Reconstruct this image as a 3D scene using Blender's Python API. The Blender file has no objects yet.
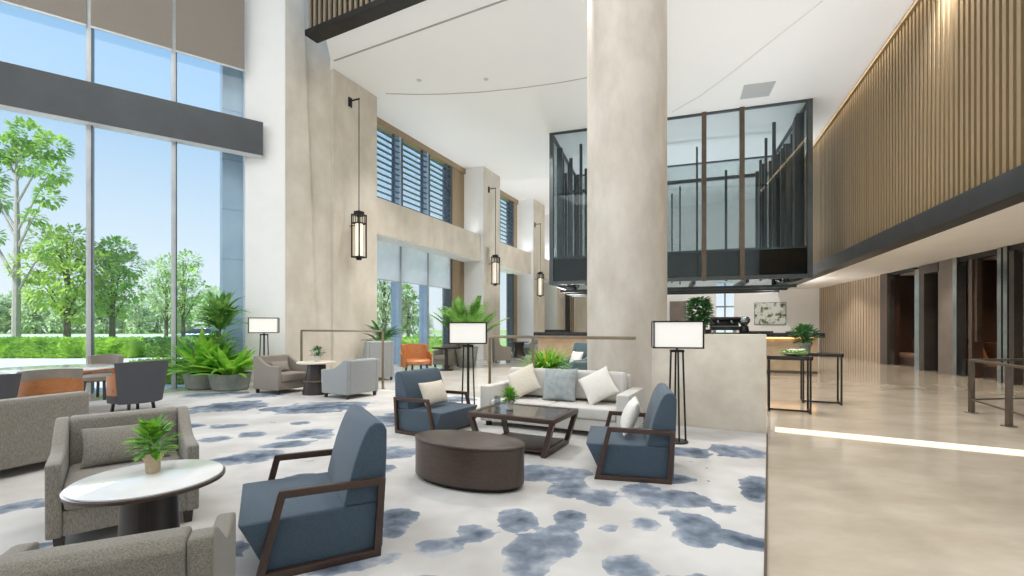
import bpy, bmesh, math, random
from mathutils import Vector, Matrix
random.seed(7)
PI = math.pi
sc = bpy.context.scene
C = sc.collection
# ------------------------------------------------------------------ camera: eye 1.4 m, horizon on row 327, 464 px focal length
F, HZ, EYE = 464.0, 327.0, 1.4
cam = bpy.data.cameras.new('camera'); co = bpy.data.objects.new('camera', cam); C.objects.link(co)
co.location = (0, 0, EYE); co.rotation_euler = (PI/2, 0, 0)
cam.sensor_width = 36; cam.lens = F/1024*36; cam.shift_y = (HZ-288)/1024; cam.clip_end = 600; cam.clip_start = .05
sc.camera = co
sc.view_settings.view_transform = 'Standard'; sc.view_settings.look = 'None'
sc.view_settings.gamma = 1; sc.view_settings.use_curve_mapping = False
sc.view_settings.exposure = 0.0
try:
    sc.cycles.use_denoising = True
    sc.cycles.max_bounces = 10; sc.cycles.diffuse_bounces = 5; sc.cycles.glossy_bounces = 4
    sc.cycles.transparent_max_bounces = 16; sc.cycles.sample_clamp_indirect = 6
except Exception: pass

def G(px, py):                       # point of the floor seen at a pixel
    y = EYE*F/(py-HZ); return ((px-512)/F*y, y)
def onl(px, p, d):                   # distance t along the plan line p + t d at which pixel column px meets it
    s = (px-512)/F
    return (s*p[1]-p[0])/(d[0]-s*d[1])
def al(p, d, t, n=(0, 0), r=0): return (p[0]+d[0]*t+n[0]*r, p[1]+d[1]*t+n[1]*r)
def face(fx, fy): return math.atan2(fx, -fy)     # rotation that turns local -Y to (fx, fy)

# ------------------------------------------------------------------ materials
def newmat(name):
    m = bpy.data.materials.new(name); m.use_nodes = True
    nt = m.node_tree; b = nt.nodes['Principled BSDF']
    return m, nt, b
def rgb(h):
    h = h.lstrip('#'); v = [int(h[i:i+2], 16)/255 for i in (0, 2, 4)]
    return tuple((c/12.92 if c <= .04045 else ((c+.055)/1.055)**2.4) for c in v)+(1,)
def mat(name, c1, c2=None, rough=.6, scale=6, metal=0, bump=0, bscale=80, stretch=(1, 1, 1), spec=.5, detail=4, lo=.35, hi=.65, trans=0, sheen=0):
    m, nt, b = newmat(name); N = nt.nodes; L = nt.links
    b.inputs['Roughness'].default_value = rough; b.inputs['Metallic'].default_value = metal
    b.inputs['Specular IOR Level'].default_value = spec
    if sheen: b.inputs['Sheen Weight'].default_value = sheen
    tc = N.new('ShaderNodeTexCoord'); mp = N.new('ShaderNodeMapping'); mp.inputs['Scale'].default_value = stretch
    L.new(tc.outputs['Object'], mp.inputs['Vector'])
    if c2 is None:
        b.inputs['Base Color'].default_value = rgb(c1)
    else:
        n = N.new('ShaderNodeTexNoise'); n.inputs['Scale'].default_value = scale; n.inputs['Detail'].default_value = detail
        n.inputs['Roughness'].default_value = .6
        L.new(mp.outputs[0], n.inputs['Vector'])
        r = N.new('ShaderNodeValToRGB'); r.color_ramp.elements[0].position = lo; r.color_ramp.elements[1].position = hi
        r.color_ramp.elements[0].color = rgb(c1); r.color_ramp.elements[1].color = rgb(c2)
        L.new(n.outputs['Fac'], r.inputs['Fac']); L.new(r.outputs['Color'], b.inputs['Base Color'])
    if bump:
        n2 = N.new('ShaderNodeTexNoise'); n2.inputs['Scale'].default_value = bscale; n2.inputs['Detail'].default_value = 3
        L.new(mp.outputs[0], n2.inputs['Vector'])
        bp = N.new('ShaderNodeBump'); bp.inputs['Strength'].default_value = bump; bp.inputs['Distance'].default_value = .01
        L.new(n2.outputs['Fac'], bp.inputs['Height']); L.new(bp.outputs[0], b.inputs['Normal'])
    return m
def emat(name, col, strength, base=None):
    m, nt, b = newmat(name)
    b.inputs['Base Color'].default_value = rgb(base or col)
    b.inputs['Emission Color'].default_value = rgb(col); b.inputs['Emission Strength'].default_value = strength
    return m
def glassmat(name, tint, fac=.06, rough=.0):
    m = bpy.data.materials.new(name); m.use_nodes = True; nt = m.node_tree; N = nt.nodes; L = nt.links
    N.clear()
    o = N.new('ShaderNodeOutputMaterial'); mx = N.new('ShaderNodeMixShader'); t = N.new('ShaderNodeBsdfTransparent'); g = N.new('ShaderNodeBsdfGlossy')
    t.inputs[0].default_value = rgb(tint); g.inputs['Roughness'].default_value = rough; g.inputs[0].default_value = (1, 1, 1, 1)
    lw = N.new('ShaderNodeLayerWeight'); lw.inputs[0].default_value = .25
    mm = N.new('ShaderNodeMath'); mm.operation = 'MULTIPLY_ADD'; mm.inputs[1].default_value = .18; mm.inputs[2].default_value = fac
    L.new(lw.outputs['Fresnel'], mm.inputs[0]); L.new(mm.outputs[0], mx.inputs[0])
    L.new(t.outputs[0], mx.inputs[1]); L.new(g.outputs[0], mx.inputs[2]); L.new(mx.outputs[0], o.inputs[0])
    return m
def leafmat(name, c1, c2, trans=.35, scale=3):
    m, nt, b = newmat(name); N = nt.nodes; L = nt.links
    tc = N.new('ShaderNodeTexCoord'); n = N.new('ShaderNodeTexNoise'); n.inputs['Scale'].default_value = scale; n.inputs['Detail'].default_value = 2
    L.new(tc.outputs['Object'], n.inputs['Vector'])
    r = N.new('ShaderNodeValToRGB'); r.color_ramp.elements[0].color = rgb(c1); r.color_ramp.elements[1].color = rgb(c2)
    r.color_ramp.elements[0].position = .35; r.color_ramp.elements[1].position = .65
    L.new(n.outputs['Fac'], r.inputs[0]); L.new(r.outputs[0], b.inputs['Base Color']); b.inputs['Roughness'].default_value = .45
    t = N.new('ShaderNodeBsdfTranslucent'); L.new(r.outputs[0], t.inputs[0])
    mx = N.new('ShaderNodeMixShader'); mx.inputs[0].default_value = trans
    L.new(b.outputs[0], mx.inputs[1]); L.new(t.outputs[0], mx.inputs[2]); L.new(mx.outputs[0], N['Material Output'].inputs[0])
    return m
def woodmat(name, c1, c2, rough=.4, axis='z', scale=5, spec=.5):
    st = {'z': (14, 14, 1), 'x': (1, 14, 14), 'y': (14, 1, 14)}[axis]
    return mat(name, c1, c2, rough, scale, bump=0, stretch=st, spec=spec, lo=.3, hi=.7)

M = {}
M['stone'] = mat('travertine', '#cac1b1', '#dcd4c7', .55, 1.6, bump=.05, bscale=14, stretch=(1, 1, .6), detail=8)
M['column'] = mat('column travertine', '#c2b7a8', '#d8cfc3', .5, 2.2, bump=.08, bscale=10, stretch=(1, 1, .5), detail=9)
M['lowwall'] = mat('low wall stone', '#d3c8b7', '#e4dbcc', .3, 2.6, stretch=(1, 1, 1.2), detail=9)
M['plaster'] = mat('window-lit white', '#f8f8f7', '#fbfbfa', .7, 3)
M['ceil'] = mat('ceiling paint', '#f3f4f5', '#f6f6f6', .8, .3)
M['soffit'] = mat('soffit paint', '#f0edea', '#f5f3f0', .8, .4)
M['groove'] = mat('ceiling groove', '#a9a69f', rough=.8)
M['groovelight'] = mat('ceiling seam', '#dcdcda', rough=.8)
M['marble'] = mat('polished beige marble', '#b5a793', '#c8bcaa', .1, 1.1, detail=10, stretch=(1, 1.6, 1), spec=.5)
M['marblewhite'] = mat('polished pale marble', '#cfc8be', '#dcd7cf', .08, 1.2, detail=9)
M['marblepale'] = mat('pale marble inlay', '#efe8da', '#f7f3ea', .15, 2)
M['strip'] = emat('painted sunlight', '#fff2da', .45, '#e6dcc8')  # emission stands in for sunlight lying on the marble
M['alu'] = mat('grey aluminium', '#c4c8ca', '#d0d4d6', .4, 3, metal=.2)
M['aludark'] = mat('dark grey aluminium', '#4c5254', '#565c5e', .4, 3, metal=.5)
M['beam'] = mat('charcoal beam cladding', '#4a4d50', '#525558', .45, 1.5, metal=.25)
M['beamwhite'] = mat('pale soffit lining', '#d8dadb', rough=.6)
M['bluealu'] = mat('blue grey window frame', '#9fb2c4', '#adbecd', .35, 2, metal=.3)
M['bluepanel'] = mat('blue grey exterior panel', '#bccddd', '#cfdce8', .4, .8)
M['glass'] = glassmat('clear glass', '#f4f9fb', .02)
M['smoke'] = glassmat('smoky glass', '#e0e6e8', .02)
M['smoke2'] = glassmat('dark bronze glass', '#747c7e', .02)
M['blind'] = mat('taupe roller blind', '#8f877e', '#978f86', .8, 90, bump=.1, bscale=300)
M['blindwhite'] = leafmat('white roller blind', '#fafafa', '#f4f4f4', .7)
M['louver'] = mat('blue grey louver', '#4a5868', '#566474', .4, 2, metal=.4)
M['woodpanel'] = woodmat('tan wood panel', '#8f7b60', '#a08b6e', .5)
M['woodlight'] = woodmat('pale oak wall', '#b5a391', '#c2b09d', .5, scale=3)
M['slat'] = woodmat('bronze slat', '#826e50', '#917c5d', .45)
M['slatback'] = woodmat('slat backing', '#54412c', '#624c34', .5)
M['slatdark'] = woodmat('dark slat', '#8d7f6b', '#9a8c77', .4)
M['blackmetal'] = mat('blackened steel', '#262524', '#302e2c', .4, 4, metal=.5)
M['bandsteel'] = mat('dark fascia band', '#3a3b3c', '#434445', .45, 2, metal=.3)
M['bronze'] = mat('bronze metal', '#5c5044', '#6a5d50', .4, 4, metal=.5)
M['railbronze'] = mat('brushed bronze rail', '#8b7a66', '#9b8a75', .35, 4, metal=.6)
M['grey'] = mat('grey tweed', '#736d64', '#968f83', .9, 230, bump=.25, bscale=330, stretch=(1, 1, .18), detail=2, sheen=.2)
M['greydk'] = mat('grey tweed dark', '#6a645a', '#8d8577', .9, 210, bump=.4, bscale=330, detail=2, sheen=.2)
M['greycool'] = mat('cool grey fabric', '#8e9192', '#a6a8a7', .9, 120, bump=.25, bscale=200, detail=2)
M['taupe'] = mat('taupe fabric', '#857c72', '#968d82', .9, 120, bump=.2, bscale=200, detail=2)
M['charcoal'] = mat('charcoal upholstery', '#4b4c50', '#57585c', .85, 120, bump=.2, bscale=200, detail=2)
M['blue'] = mat('slate blue fabric', '#3c4b58', '#485865', .85, 140, bump=.25, bscale=260, detail=2, sheen=.15)
M['bluedark'] = mat('deep slate fabric', '#34424e', '#3f4e5a', .85, 140, bump=.2, bscale=260, detail=2)
M['sofa'] = mat('pale grey linen', '#c6c2bb', '#d6d2cb', .9, 150, bump=.25, bscale=260, detail=2)
M['beige'] = mat('cream cushion', '#cfc3b0', '#e0d6c6', .9, 90, bump=.25, bscale=200, detail=2)
M['cream'] = mat('ivory cushion', '#d9d2c8', '#e8e3da', .9, 90, bump=.25, bscale=200, detail=2)
M['bluegrey'] = mat('patterned blue grey cushion', '#92989a', '#a9adaa', .85, 14, bump=.2, bscale=120, detail=4)
M['teal'] = mat('teal grey velvet', '#4f6468', '#5f7478', .7, 40)
M['walnut'] = woodmat('dark walnut', '#3b2a22', '#4b372d', .35, 'x')
M['wenge'] = woodmat('wenge veneer', '#43352d', '#51423a', .32, 'x', 4)
M['darkwood'] = woodmat('dark pedestal wood', '#2f2824', '#3b332e', .4)
M['orange'] = woodmat('honey wood', '#a4673a', '#b9794a', .4, 'x', 3)
M['brown'] = mat('brown leather', '#6d5040', '#7d5d4a', .5, 8)
M['tabletop'] = mat('white marble top', '#dcdcda', '#f1f1ef', .06, 1.6, detail=8)
M['tableglass'] = mat('smoked glass top', '#3b3532', rough=.05)
M['shade'] = emat('lamp shade fabric', '#fbf7ef', .5, '#d4d1ca')
M['lantern'] = emat('lantern glass', '#fff3df', .6, '#f0e6d2')
M['warm'] = emat('warm light strip', '#ffc070', 6)
M['down'] = emat('downlight lens', '#fff6e6', 3)
M['pot'] = mat('pale clay pot', '#b9a184', '#cbb497', .7, 20)
M['potgrey'] = mat('grey concrete pot', '#84867f', '#969890', .7, 8)
M['potwhite'] = mat('white ceramic', '#d8d4cc', rough=.3)
M['soil'] = mat('dark soil', '#2c231b', '#3a2f25', .95, 40)
M['leaf'] = leafmat('bright leaf', '#55942c', '#9ace48', .3, 9)
M['leafdark'] = leafmat('deep green leaf', '#336338', '#558c48', .25, 9)
M['palm'] = leafmat('palm leaf', '#5f9a48', '#a8d070', .4, 5)
M['tropical'] = leafmat('tropical leaf', '#6cb838', '#bde65e', .5, 5)
M['flower'] = mat('pale petals', '#e8e6dc', rough=.6)
M['yellow'] = mat('yellow leaf tips', '#d4c24a', rough=.6)
M['stem'] = mat('plant stem', '#5d6b3a', '#6f7a46', .7, 10)
M['bark'] = mat('tree bark', '#5b5147', '#7a6e60', .9, 14, stretch=(1, 1, .3))
M['barkpale'] = mat('pale bark', '#9a948a', '#b0aaa0', .9, 14, stretch=(1, 1, .3))
M['treeA'] = leafmat('tree leaves light', '#9cc040', '#d6ea7c', .4, .9)
M['treeB'] = leafmat('tree leaves mid', '#86b44a', '#c4e080', .4, .9)
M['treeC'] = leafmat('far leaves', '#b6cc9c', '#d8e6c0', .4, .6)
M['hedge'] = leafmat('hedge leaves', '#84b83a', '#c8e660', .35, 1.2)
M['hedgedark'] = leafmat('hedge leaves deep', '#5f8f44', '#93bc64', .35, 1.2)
M['lawn'] = mat('lawn', '#8cb05a', '#a4c272', .95, 3)
M['paving'] = mat('pale paving', '#c9cacc', '#d8d9da', .7, .8)
M['road'] = mat('pale road', '#c4c4c4', '#cfcfcf', .9, .6)
M['carpaint'] = mat('silver blue car paint', '#8ea4b8', rough=.25, metal=.4)
M['carglass'] = mat('dark car glass', '#2c3844', rough=.1)
M['rubber'] = mat('black rubber', '#1c1c1c', rough=.8)
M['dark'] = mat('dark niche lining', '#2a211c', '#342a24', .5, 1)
M['brownwall'] = woodmat('dark brown veneer', '#43322a', '#523f35', .35)
M['portal'] = mat('dark portal frame', '#4a443f', '#544d47', .4, 3, metal=.3)
M['greige'] = mat('greige panel', '#7d716a', '#887c75', .6, 2)
M['chrome'] = mat('satin steel', '#8f9698', '#a3a9ab', .2, 3, metal=.9)
M['blackstone'] = mat('black counter stone', '#1e1c1a', '#2a2725', .12, 4)
M['barfront'] = mat('bar front stone', '#a58f73', '#b8a286', .4, 3)
M['orangecush'] = mat('orange cushion', '#b0703f', '#c08250', .9, 60)
M['vent'] = mat('vent grey', '#b9bcbc', rough=.6)
M['art'] = mat('painted leaves', '#5f7048', '#e6e9e4', .5, 3.2, detail=6, lo=.42, hi=.5)

# carpet: cream ground, watercolour blue patches whose places come from a smooth field on the mesh
def carpetmat():
    m, nt, b = newmat('cream and blue patterned carpet'); N = nt.nodes; L = nt.links
    b.inputs['Roughness'].default_value = .95; b.inputs['Specular IOR Level'].default_value = .1
    at = N.new('ShaderNodeAttribute'); at.attribute_name = 'blot'
    tc = N.new('ShaderNodeTexCoord')
    def noise(s, d, rg=.6):
        n = N.new('ShaderNodeTexNoise'); n.inputs['Scale'].default_value = s; n.inputs['Detail'].default_value = d; n.inputs['Roughness'].default_value = rg
        L.new(tc.outputs['Object'], n.inputs['Vector']); return n
    n1 = noise(3.0, 4, .5); n2 = noise(6.5, 4, .55); n3 = noise(1.1, 3); n4 = noise(160, 2)
    def math_(op, a, bb, c=None):
        k = N.new('ShaderNodeMath'); k.operation = op
        for i, v in enumerate((a, bb, c)):
            if v is None: continue
            if isinstance(v, (int, float)): k.inputs[i].default_value = v
            else: L.new(v, k.inputs[i])
        return k.outputs[0]
    a = math_('MULTIPLY_ADD', n1.outputs['Fac'], 1.5, -.75)
    f = math_('ADD', at.outputs['Fac'], a)
    f2 = math_('MULTIPLY_ADD', n2.outputs['Fac'], .6, -.30)
    f = math_('ADD', f, f2)
    edge = N.new('ShaderNodeValToRGB'); edge.color_ramp.elements[0].position = .33; edge.color_ramp.elements[1].position = .36
    L.new(f, edge.inputs[0])
    tone = N.new('ShaderNodeValToRGB'); e = tone.color_ramp.elements
    e[0].position = .30; e[0].color = rgb('#b3b4b8'); e[1].position = .95; e[1].color = rgb('#4c5663')
    x = e.new(.55); x.color = rgb('#838c98')
    nn = math_('ADD', math_('MULTIPLY_ADD', n2.outputs['Fac'], .8, -.4), math_('MULTIPLY_ADD', noise(.8, 2).outputs['Fac'], 1.3, -.72))
    L.new(math_('ADD', math_('MULTIPLY_ADD', f, .45, .36), nn), tone.inputs[0])
    ground = N.new('ShaderNodeValToRGB'); g = ground.color_ramp.elements
    g[0].position = .38; g[0].color = rgb('#b9b5b0'); g[1].position = .6; g[1].color = rgb('#cdcac6')
    L.new(n3.outputs['Fac'], ground.inputs[0])
    mx = N.new('ShaderNodeMix'); mx.data_type = 'RGBA'
    L.new(edge.outputs[0], mx.inputs['Factor']); L.new(ground.outputs[0], mx.inputs['A']); L.new(tone.outputs[0], mx.inputs['B'])
    L.new(mx.outputs['Result'], b.inputs['Base Color'])
    bp = N.new('ShaderNodeBump'); bp.inputs['Strength'].default_value = .3; bp.inputs['Distance'].default_value = .01
    L.new(n4.outputs['Fac'], bp.inputs['Height']); L.new(bp.outputs[0], b.inputs['Normal'])
    return m
M['carpet'] = carpetmat()

# ------------------------------------------------------------------ mesh builder
def rnd(a, b): return random.uniform(a, b)
class MB:
    def __init__(s): s.bm = bmesh.new()
    def _bev(s, faces, w, seg=2):
        if w <= 0: return
        ed = list({e for f in faces for e in f.edges})
        bmesh.ops.bevel(s.bm, geom=ed, offset=w, segments=seg, affect='EDGES', profile=.6, clamp_overlap=True)
    def poly(s, verts, faces, bev=0, seg=2):
        vs = [s.bm.verts.new(v) for v in verts]; fs = []
        for f in faces:
            try: fs.append(s.bm.faces.new([vs[i] for i in f]))
            except ValueError: pass
        bmesh.ops.recalc_face_normals(s.bm, faces=fs)
        s._bev(fs, bev, seg); return s
    def box(s, x0, x1, y0, y1, z0, z1, bev=0, seg=2):
        v = [(x, y, z) for x in (x0, x1) for y in (y0, y1) for z in (z0, z1)]
        return s.poly(v, [(0, 1, 3, 2), (4, 6, 7, 5), (0, 4, 5, 1), (2, 3, 7, 6), (0, 2, 6, 4), (1, 5, 7, 3)], bev, seg)
    def bar(s, p, q, w, h=None, up=(0, 0, 1), bev=0):
        h = h or w; p = Vector(p); q = Vector(q); d = (q-p).normalized(); u = Vector(up)
        if abs(d.dot(u)) > .95: u = Vector((0, 1, 0))
        a = d.cross(u).normalized(); b = a.cross(d).normalized()
        v = [tuple(e+a*sx*w/2+b*sy*h/2) for e in (p, q) for sx in (-1, 1) for sy in (-1, 1)]
        return s.poly(v, [(0, 1, 3, 2), (4, 6, 7, 5), (0, 4, 5, 1), (2, 3, 7, 6), (0, 2, 6, 4), (1, 5, 7, 3)], bev)
    def tube(s, p, q, r0, r1=None, n=10):
        r1 = r0 if r1 is None else r1; p = Vector(p); q = Vector(q); d = (q-p).normalized()
        u = Vector((0, 0, 1)) if abs(d.z) < .9 else Vector((1, 0, 0)); a = d.cross(u).normalized(); b = a.cross(d)
        v = []
        for e, r in ((p, r0), (q, r1)):
            for i in range(n):
                t = 2*PI*i/n; v.append(tuple(e+(a*math.cos(t)+b*math.sin(t))*r))
        fs = [(i, (i+1) % n, n+(i+1) % n, n+i) for i in range(n)]+[tuple(range(n)), tuple(range(n, 2*n))]
        return s.poly(v, fs)
    def lathe(s, prof, n=32, c=(0, 0, 0), sx=1, sy=1):
        v = []; fs = []; k = len(prof)
        for r, z in prof:
            for i in range(n):
                t = 2*PI*i/n; v.append((c[0]+r*sx*math.cos(t), c[1]+r*sy*math.sin(t), c[2]+z))
        for j in range(k-1):
            for i in range(n): fs.append((j*n+i, j*n+(i+1) % n, (j+1)*n+(i+1) % n, (j+1)*n+i))
        fs.append(tuple(range(n))); fs.append(tuple(range((k-1)*n, k*n)))
        return s.poly(v, fs)
    def prismx(s, o, x0, x1, bev=0, seg=2):
        n = len(o); v = [(x0, y, z) for y, z in o]+[(x1, y, z) for y, z in o]
        return s.poly(v, [tuple(range(n)), tuple(range(n, 2*n))]+[(i, (i+1) % n, n+(i+1) % n, n+i) for i in range(n)], bev, seg)
    def prismz(s, o, z0, z1, bev=0, seg=2):
        n = len(o); v = [(x, y, z0) for x, y in o]+[(x, y, z1) for x, y in o]
        return s.poly(v, [tuple(range(n)), tuple(range(n, 2*n))]+[(i, (i+1) % n, n+(i+1) % n, n+i) for i in range(n)], bev, seg)
    def ring(s, out, inn, x0, x1, bev=0):      # closed frame in the y-z plane
        n = len(out); v = [(x, y, z) for x in (x0, x1) for L_ in (out, inn) for y, z in L_]; fs = []
        for i in range(n):
            j = (i+1) % n
            fs += [(i, j, n+j, n+i), (2*n+i, 2*n+j, 3*n+j, 3*n+i), (i, j, 2*n+j, 2*n+i), (n+i, n+j, 3*n+j, 3*n+i)]
        return s.poly(v, fs, bev)
    def cushion(s, c, w, d, h, rot=None, n=12, p=.42, pinch=.07):
        R = rot or Matrix.Identity(3); c = Vector(c); idx = {}; v = []; fs = []
        for sg in (1, -1):
            for i in range(n+1):
                for j in range(n+1):
                    u = -1+2*i/n; w2 = -1+2*j/n; u = math.sin(u*PI/2); w2 = math.sin(w2*PI/2)
                    e = (i in (0, n) or j in (0, n))
                    if e and sg == -1: idx[(sg, i, j)] = idx[(1, i, j)]; continue
                    z = 0 if e else sg*h/2*(max(0, (1-u*u)*(1-w2*w2)))**p
                    x = u*w/2*(1-pinch*(1-w2*w2)); y = w2*d/2*(1-pinch*(1-u*u))
                    idx[(sg, i, j)] = len(v); v.append(tuple(c+R @ Vector((x, y, z))))
            for i in range(n):
                for j in range(n): fs.append((idx[(sg, i, j)], idx[(sg, i+1, j)], idx[(sg, i+1, j+1)], idx[(sg, i, j+1)]))
        return s.poly(v, fs)
    def leaf(s, p, d, ln, w, droop=.5, seg=4, fold=.15):
        p = Vector(p); d = Vector(d).normalized(); side = d.cross(Vector((0, 0, 1)))
        side = side.normalized() if side.length > .05 else Vector((1, 0, 0))
        prev = None; q = p.copy()
        for i in range(seg+1):
            t = i/seg; ww = w*math.sin(PI*min(1, .12+.88*t))**.8*(.5 if t < .01 else 1) if i < seg else .002
            nn = side.cross(d).normalized()
            a = s.bm.verts.new(q+side*ww/2+nn*fold*ww); m = s.bm.verts.new(q); b = s.bm.verts.new(q-side*ww/2+nn*fold*ww)
            if prev:
                s.bm.faces.new((prev[0], prev[1], m, a)); s.bm.faces.new((prev[1], prev[2], b, m))
            prev = (a, m, b)
            q = q+d*ln/seg; d = (d+Vector((0, 0, -droop/seg))).normalized()
    def build(s, name, m, parent=None, loc=None, rz=0, smooth=True, ang=38):
        me = bpy.data.meshes.new(name); s.bm.to_mesh(me); s.bm.free()
        if smooth:
            for p in me.polygons: p.use_smooth = True
            try: me.set_sharp_from_angle(angle=math.radians(ang))
            except Exception: pass
        ms = m if isinstance(m, (list, tuple)) else [m]
        for k in ms: me.materials.append(M[k])
        o = bpy.data.objects.new(name, me); C.objects.link(o)
        if parent: o.parent = parent
        if loc: o.location = loc
        if rz: o.rotation_euler[2] = rz
        return o
def tag(o, label=None, cat=None, group=None, kind=None):
    if label: o['label'] = label
    if cat: o['category'] = cat
    if group: o['group'] = group
    if kind: o['kind'] = kind
    return o
def thing(name, label, cat, loc, rz=0, group=None):
    o = bpy.data.objects.new(name, None); C.objects.link(o); o.empty_display_size = .2
    o.location = loc if len(loc) == 3 else (loc[0], loc[1], 0); o.rotation_euler[2] = rz
    return tag(o, label, cat, group)
def struct(name, mb, m, smooth=True): return tag(mb.build(name, m, smooth=smooth), kind='structure')
def dup(root, loc, rz, label, group=None, scale=None):
    def cp(o, par):
        c = o.copy(); C.objects.link(c); c.parent = par
        for ch in o.children: cp(ch, c)
        return c
    r = cp(root, None); r.location = loc if len(loc) == 3 else (loc[0], loc[1], 0); r.rotation_euler[2] = rz; r['label'] = label
    if group: r['group'] = group
    if scale: r.scale = (scale,)*3
    return r
def offset(pts, d):
    n = len(pts); A = sum(pts[i][0]*pts[(i+1) % n][1]-pts[(i+1) % n][0]*pts[i][1] for i in range(n)); sg = 1 if A > 0 else -1
    out = []
    for i in range(n):
        p0 = Vector(pts[i-1]); p1 = Vector(pts[i]); p2 = Vector(pts[(i+1) % n])
        e1 = (p1-p0).normalized(); e2 = (p2-p1).normalized()
        n1 = Vector((-e1.y, e1.x))*sg; n2 = Vector((-e2.y, e2.x))*sg
        b = (n1+n2); b = b/(b.length_squared)*2
        out.append(tuple(p1+b*d))
    return out
CZ = .012   # carpet top

# ================================================================== THE SETTING
ZC = 8.4; TZ = 11.5
# --- curtain wall line
GP, GD, GN = (-7.76, 10.65), (.804, .595), (.595, -.804)
T_END = 1.42
# --- window wall line (front faces of the piers)
WP, WU, WN = (-4.11, 14.12), (.427, .904), (.904, -.427)
def wall(t, r=0): return al(WP, WU, t, WN, -r)      # r = recess behind the pier fronts
# --- balcony line, portal line, end wall line
BP, BD = (8.73, 9.93), (.347, .938)
PP, PD, PN = (12.2, 11.05), (.282, .959), (-.959, .282)
EP, ED, EN = (15.9, 24.0), (-.891, .454), (-.454, -.891)
HU, HV = (.884, -.467), (.467, .884)               # across / along the hall

E_LEFT = al(GP, GD, T_END)
f = MB()
e0 = al(GP, GD, -9); w17 = wall(19, 1.0)
f.prismz([(-16, -12), (17, -12), (20, 26), (16.2, 28), w17, wall(-1.7, 1.0), al(GP, GD, T_END), e0, (-16, 4)], -.1, 0)
struct('floor', f, 'marble', smooth=False)

k = MB(); k.box(-16, 17, -12.2, -12, -.1, TZ); struct('wall_rear', k, 'plaster', False)
# outdoor ground
g = MB(); g.box(-130, 40, -12, 200, -.32, -.22); struct('ground', g, 'paving', False)

# carpet
EDGE = [(1.417, 2.61), (3.32, 6.05)]
def hall(x, y): return (x*HU[0]+y*HU[1], x*HV[0]+y*HV[1])
def unhall(a, b): return (a*HU[0]+b*HV[0], a*HU[1]+b*HV[1])
ue = hall(*EDGE[1])[0]; v_near = hall(2.355, 6.56)[1]-.02; v_far = hall(-2.9, 10.35)[1]
u_jog = hall(-.55, 7.55)[0]
BL = [(551,475,34,8),(568,490,17,8),(600,499,15,8),(646,496,20,11),(684,499,25,8),(677,480,12,5),(687,453,20,5),(741,453,26,6),(757,490,13,13),
(670,515,10,3),(724,511,10,4),(646,526,14,6),(694,525,20,9),(697,538,16,13),(745,543,28,9),(610,530,9,4),(571,521,15,10),(554,543,22,15),(524,557,26,17),
(627,570,24,12),(517,521,18,10),(399,519,18,9),(394,534,12,6),(440,548,20,9),(474,535,14,8),(352,566,45,8),(311,435,20,5),(249,458,30,6),(253,435,13,3),
(320,408,44,5),(243,406,18,5),(396,453,20,6),(236,551,10,10),(299,424,8,2),(231,407,28,5),(241,460,26,6),(185,427,14,3),(180,414,12,3),(231,427,14,2),
(34,550,12,5),(18,508,24,6),(395,420,26,6),(450,400,20,3),(330,391,18,2),(215,395,26,2.5),(290,445,22,3),(520,445,16,3),(640,470,8,3),(345,480,14,4),(300,478,14,3),(410,600,40,20),(700,590,30,12),(265,396,20,2),(420,407,14,3),(380,470,12,4),(215,440,14,3)]
BW = []
for (x, y, a, b) in BL:
    X, Y = G(x, y); BW.append((X, Y, a*Y/F*1.15, b*Y*Y/(F*EYE)*1.08))
cm = bmesh.new(); lay = cm.verts.layers.float.new('blot')
def grid(u0, u1, v0, v1, st=.07):
    nu = max(1, round((u1-u0)/st)); nv = max(1, round((v1-v0)/st)); vs = {}
    for i in range(nu+1):
        for j in range(nv+1):
            X, Y = unhall(u0+(u1-u0)*i/nu, v0+(v1-v0)*j/nv)
            w = cm.verts.new((X, Y, CZ)); s = 0
            for (bx, by, ra, rb) in BW:
                # the patches lie along the sight line they are seen on
                dx, dy = X-bx, Y-by
                l = math.hypot(bx, by); ex, ey = bx/l, by/l
                q = ((dx*ey-dy*ex)/ra)**2+((dx*ex+dy*ey)/rb)**2
                if q < 3: s = max(s, 1-.62*q)
                else: continue
            w[lay] = max(s, -.12); vs[i, j] = w
    for i in range(nu):
        for j in range(nv): cm.faces.new((vs[i, j], vs[i+1, j], vs[i+1, j+1], vs[i, j+1]))
grid(u_jog, ue+.05, -1.0, v_near); grid(-11, u_jog, -1.0, v_far)
bmesh.ops.remove_doubles(cm, verts=cm.verts, dist=.001)
ev = Vector((EDGE[1][0]-EDGE[0][0], EDGE[1][1]-EDGE[0][1])).normalized()
bmesh.ops.bisect_plane(cm, geom=cm.verts[:]+cm.edges[:]+cm.faces[:], plane_co=(EDGE[0][0], EDGE[0][1], 0), plane_no=(ev.y, -ev.x, 0), clear_outer=True)
gq = al(GP, GD, 0, GN, .06)
bmesh.ops.bisect_plane(cm, geom=cm.verts[:]+cm.edges[:]+cm.faces[:], plane_co=(gq[0], gq[1], 0), plane_no=(-GN[0], -GN[1], 0), clear_outer=True)
bmesh.ops.delete(cm, geom=[v for v in cm.verts if math.hypot(v.co.x-1.80, v.co.y-7.3) < .6], context='VERTS')
bmesh.ops.recalc_face_normals(cm, faces=cm.faces)
if cm.faces[:][0].normal.z < 0: bmesh.ops.reverse_faces(cm, faces=cm.faces[:])
bd = [e for e in cm.edges if e.is_boundary]
ex = bmesh.ops.extrude_edge_only(cm, edges=bd)
for v in [v for v in ex['geom'] if isinstance(v, bmesh.types.BMVert)]: v.co.z = .0005
cme = bpy.data.meshes.new('carpet'); cm.to_mesh(cme); cm.free(); cme.materials.append(M['carpet'])
cob = bpy.data.objects.new('carpet', cme); C.objects.link(cob)
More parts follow.
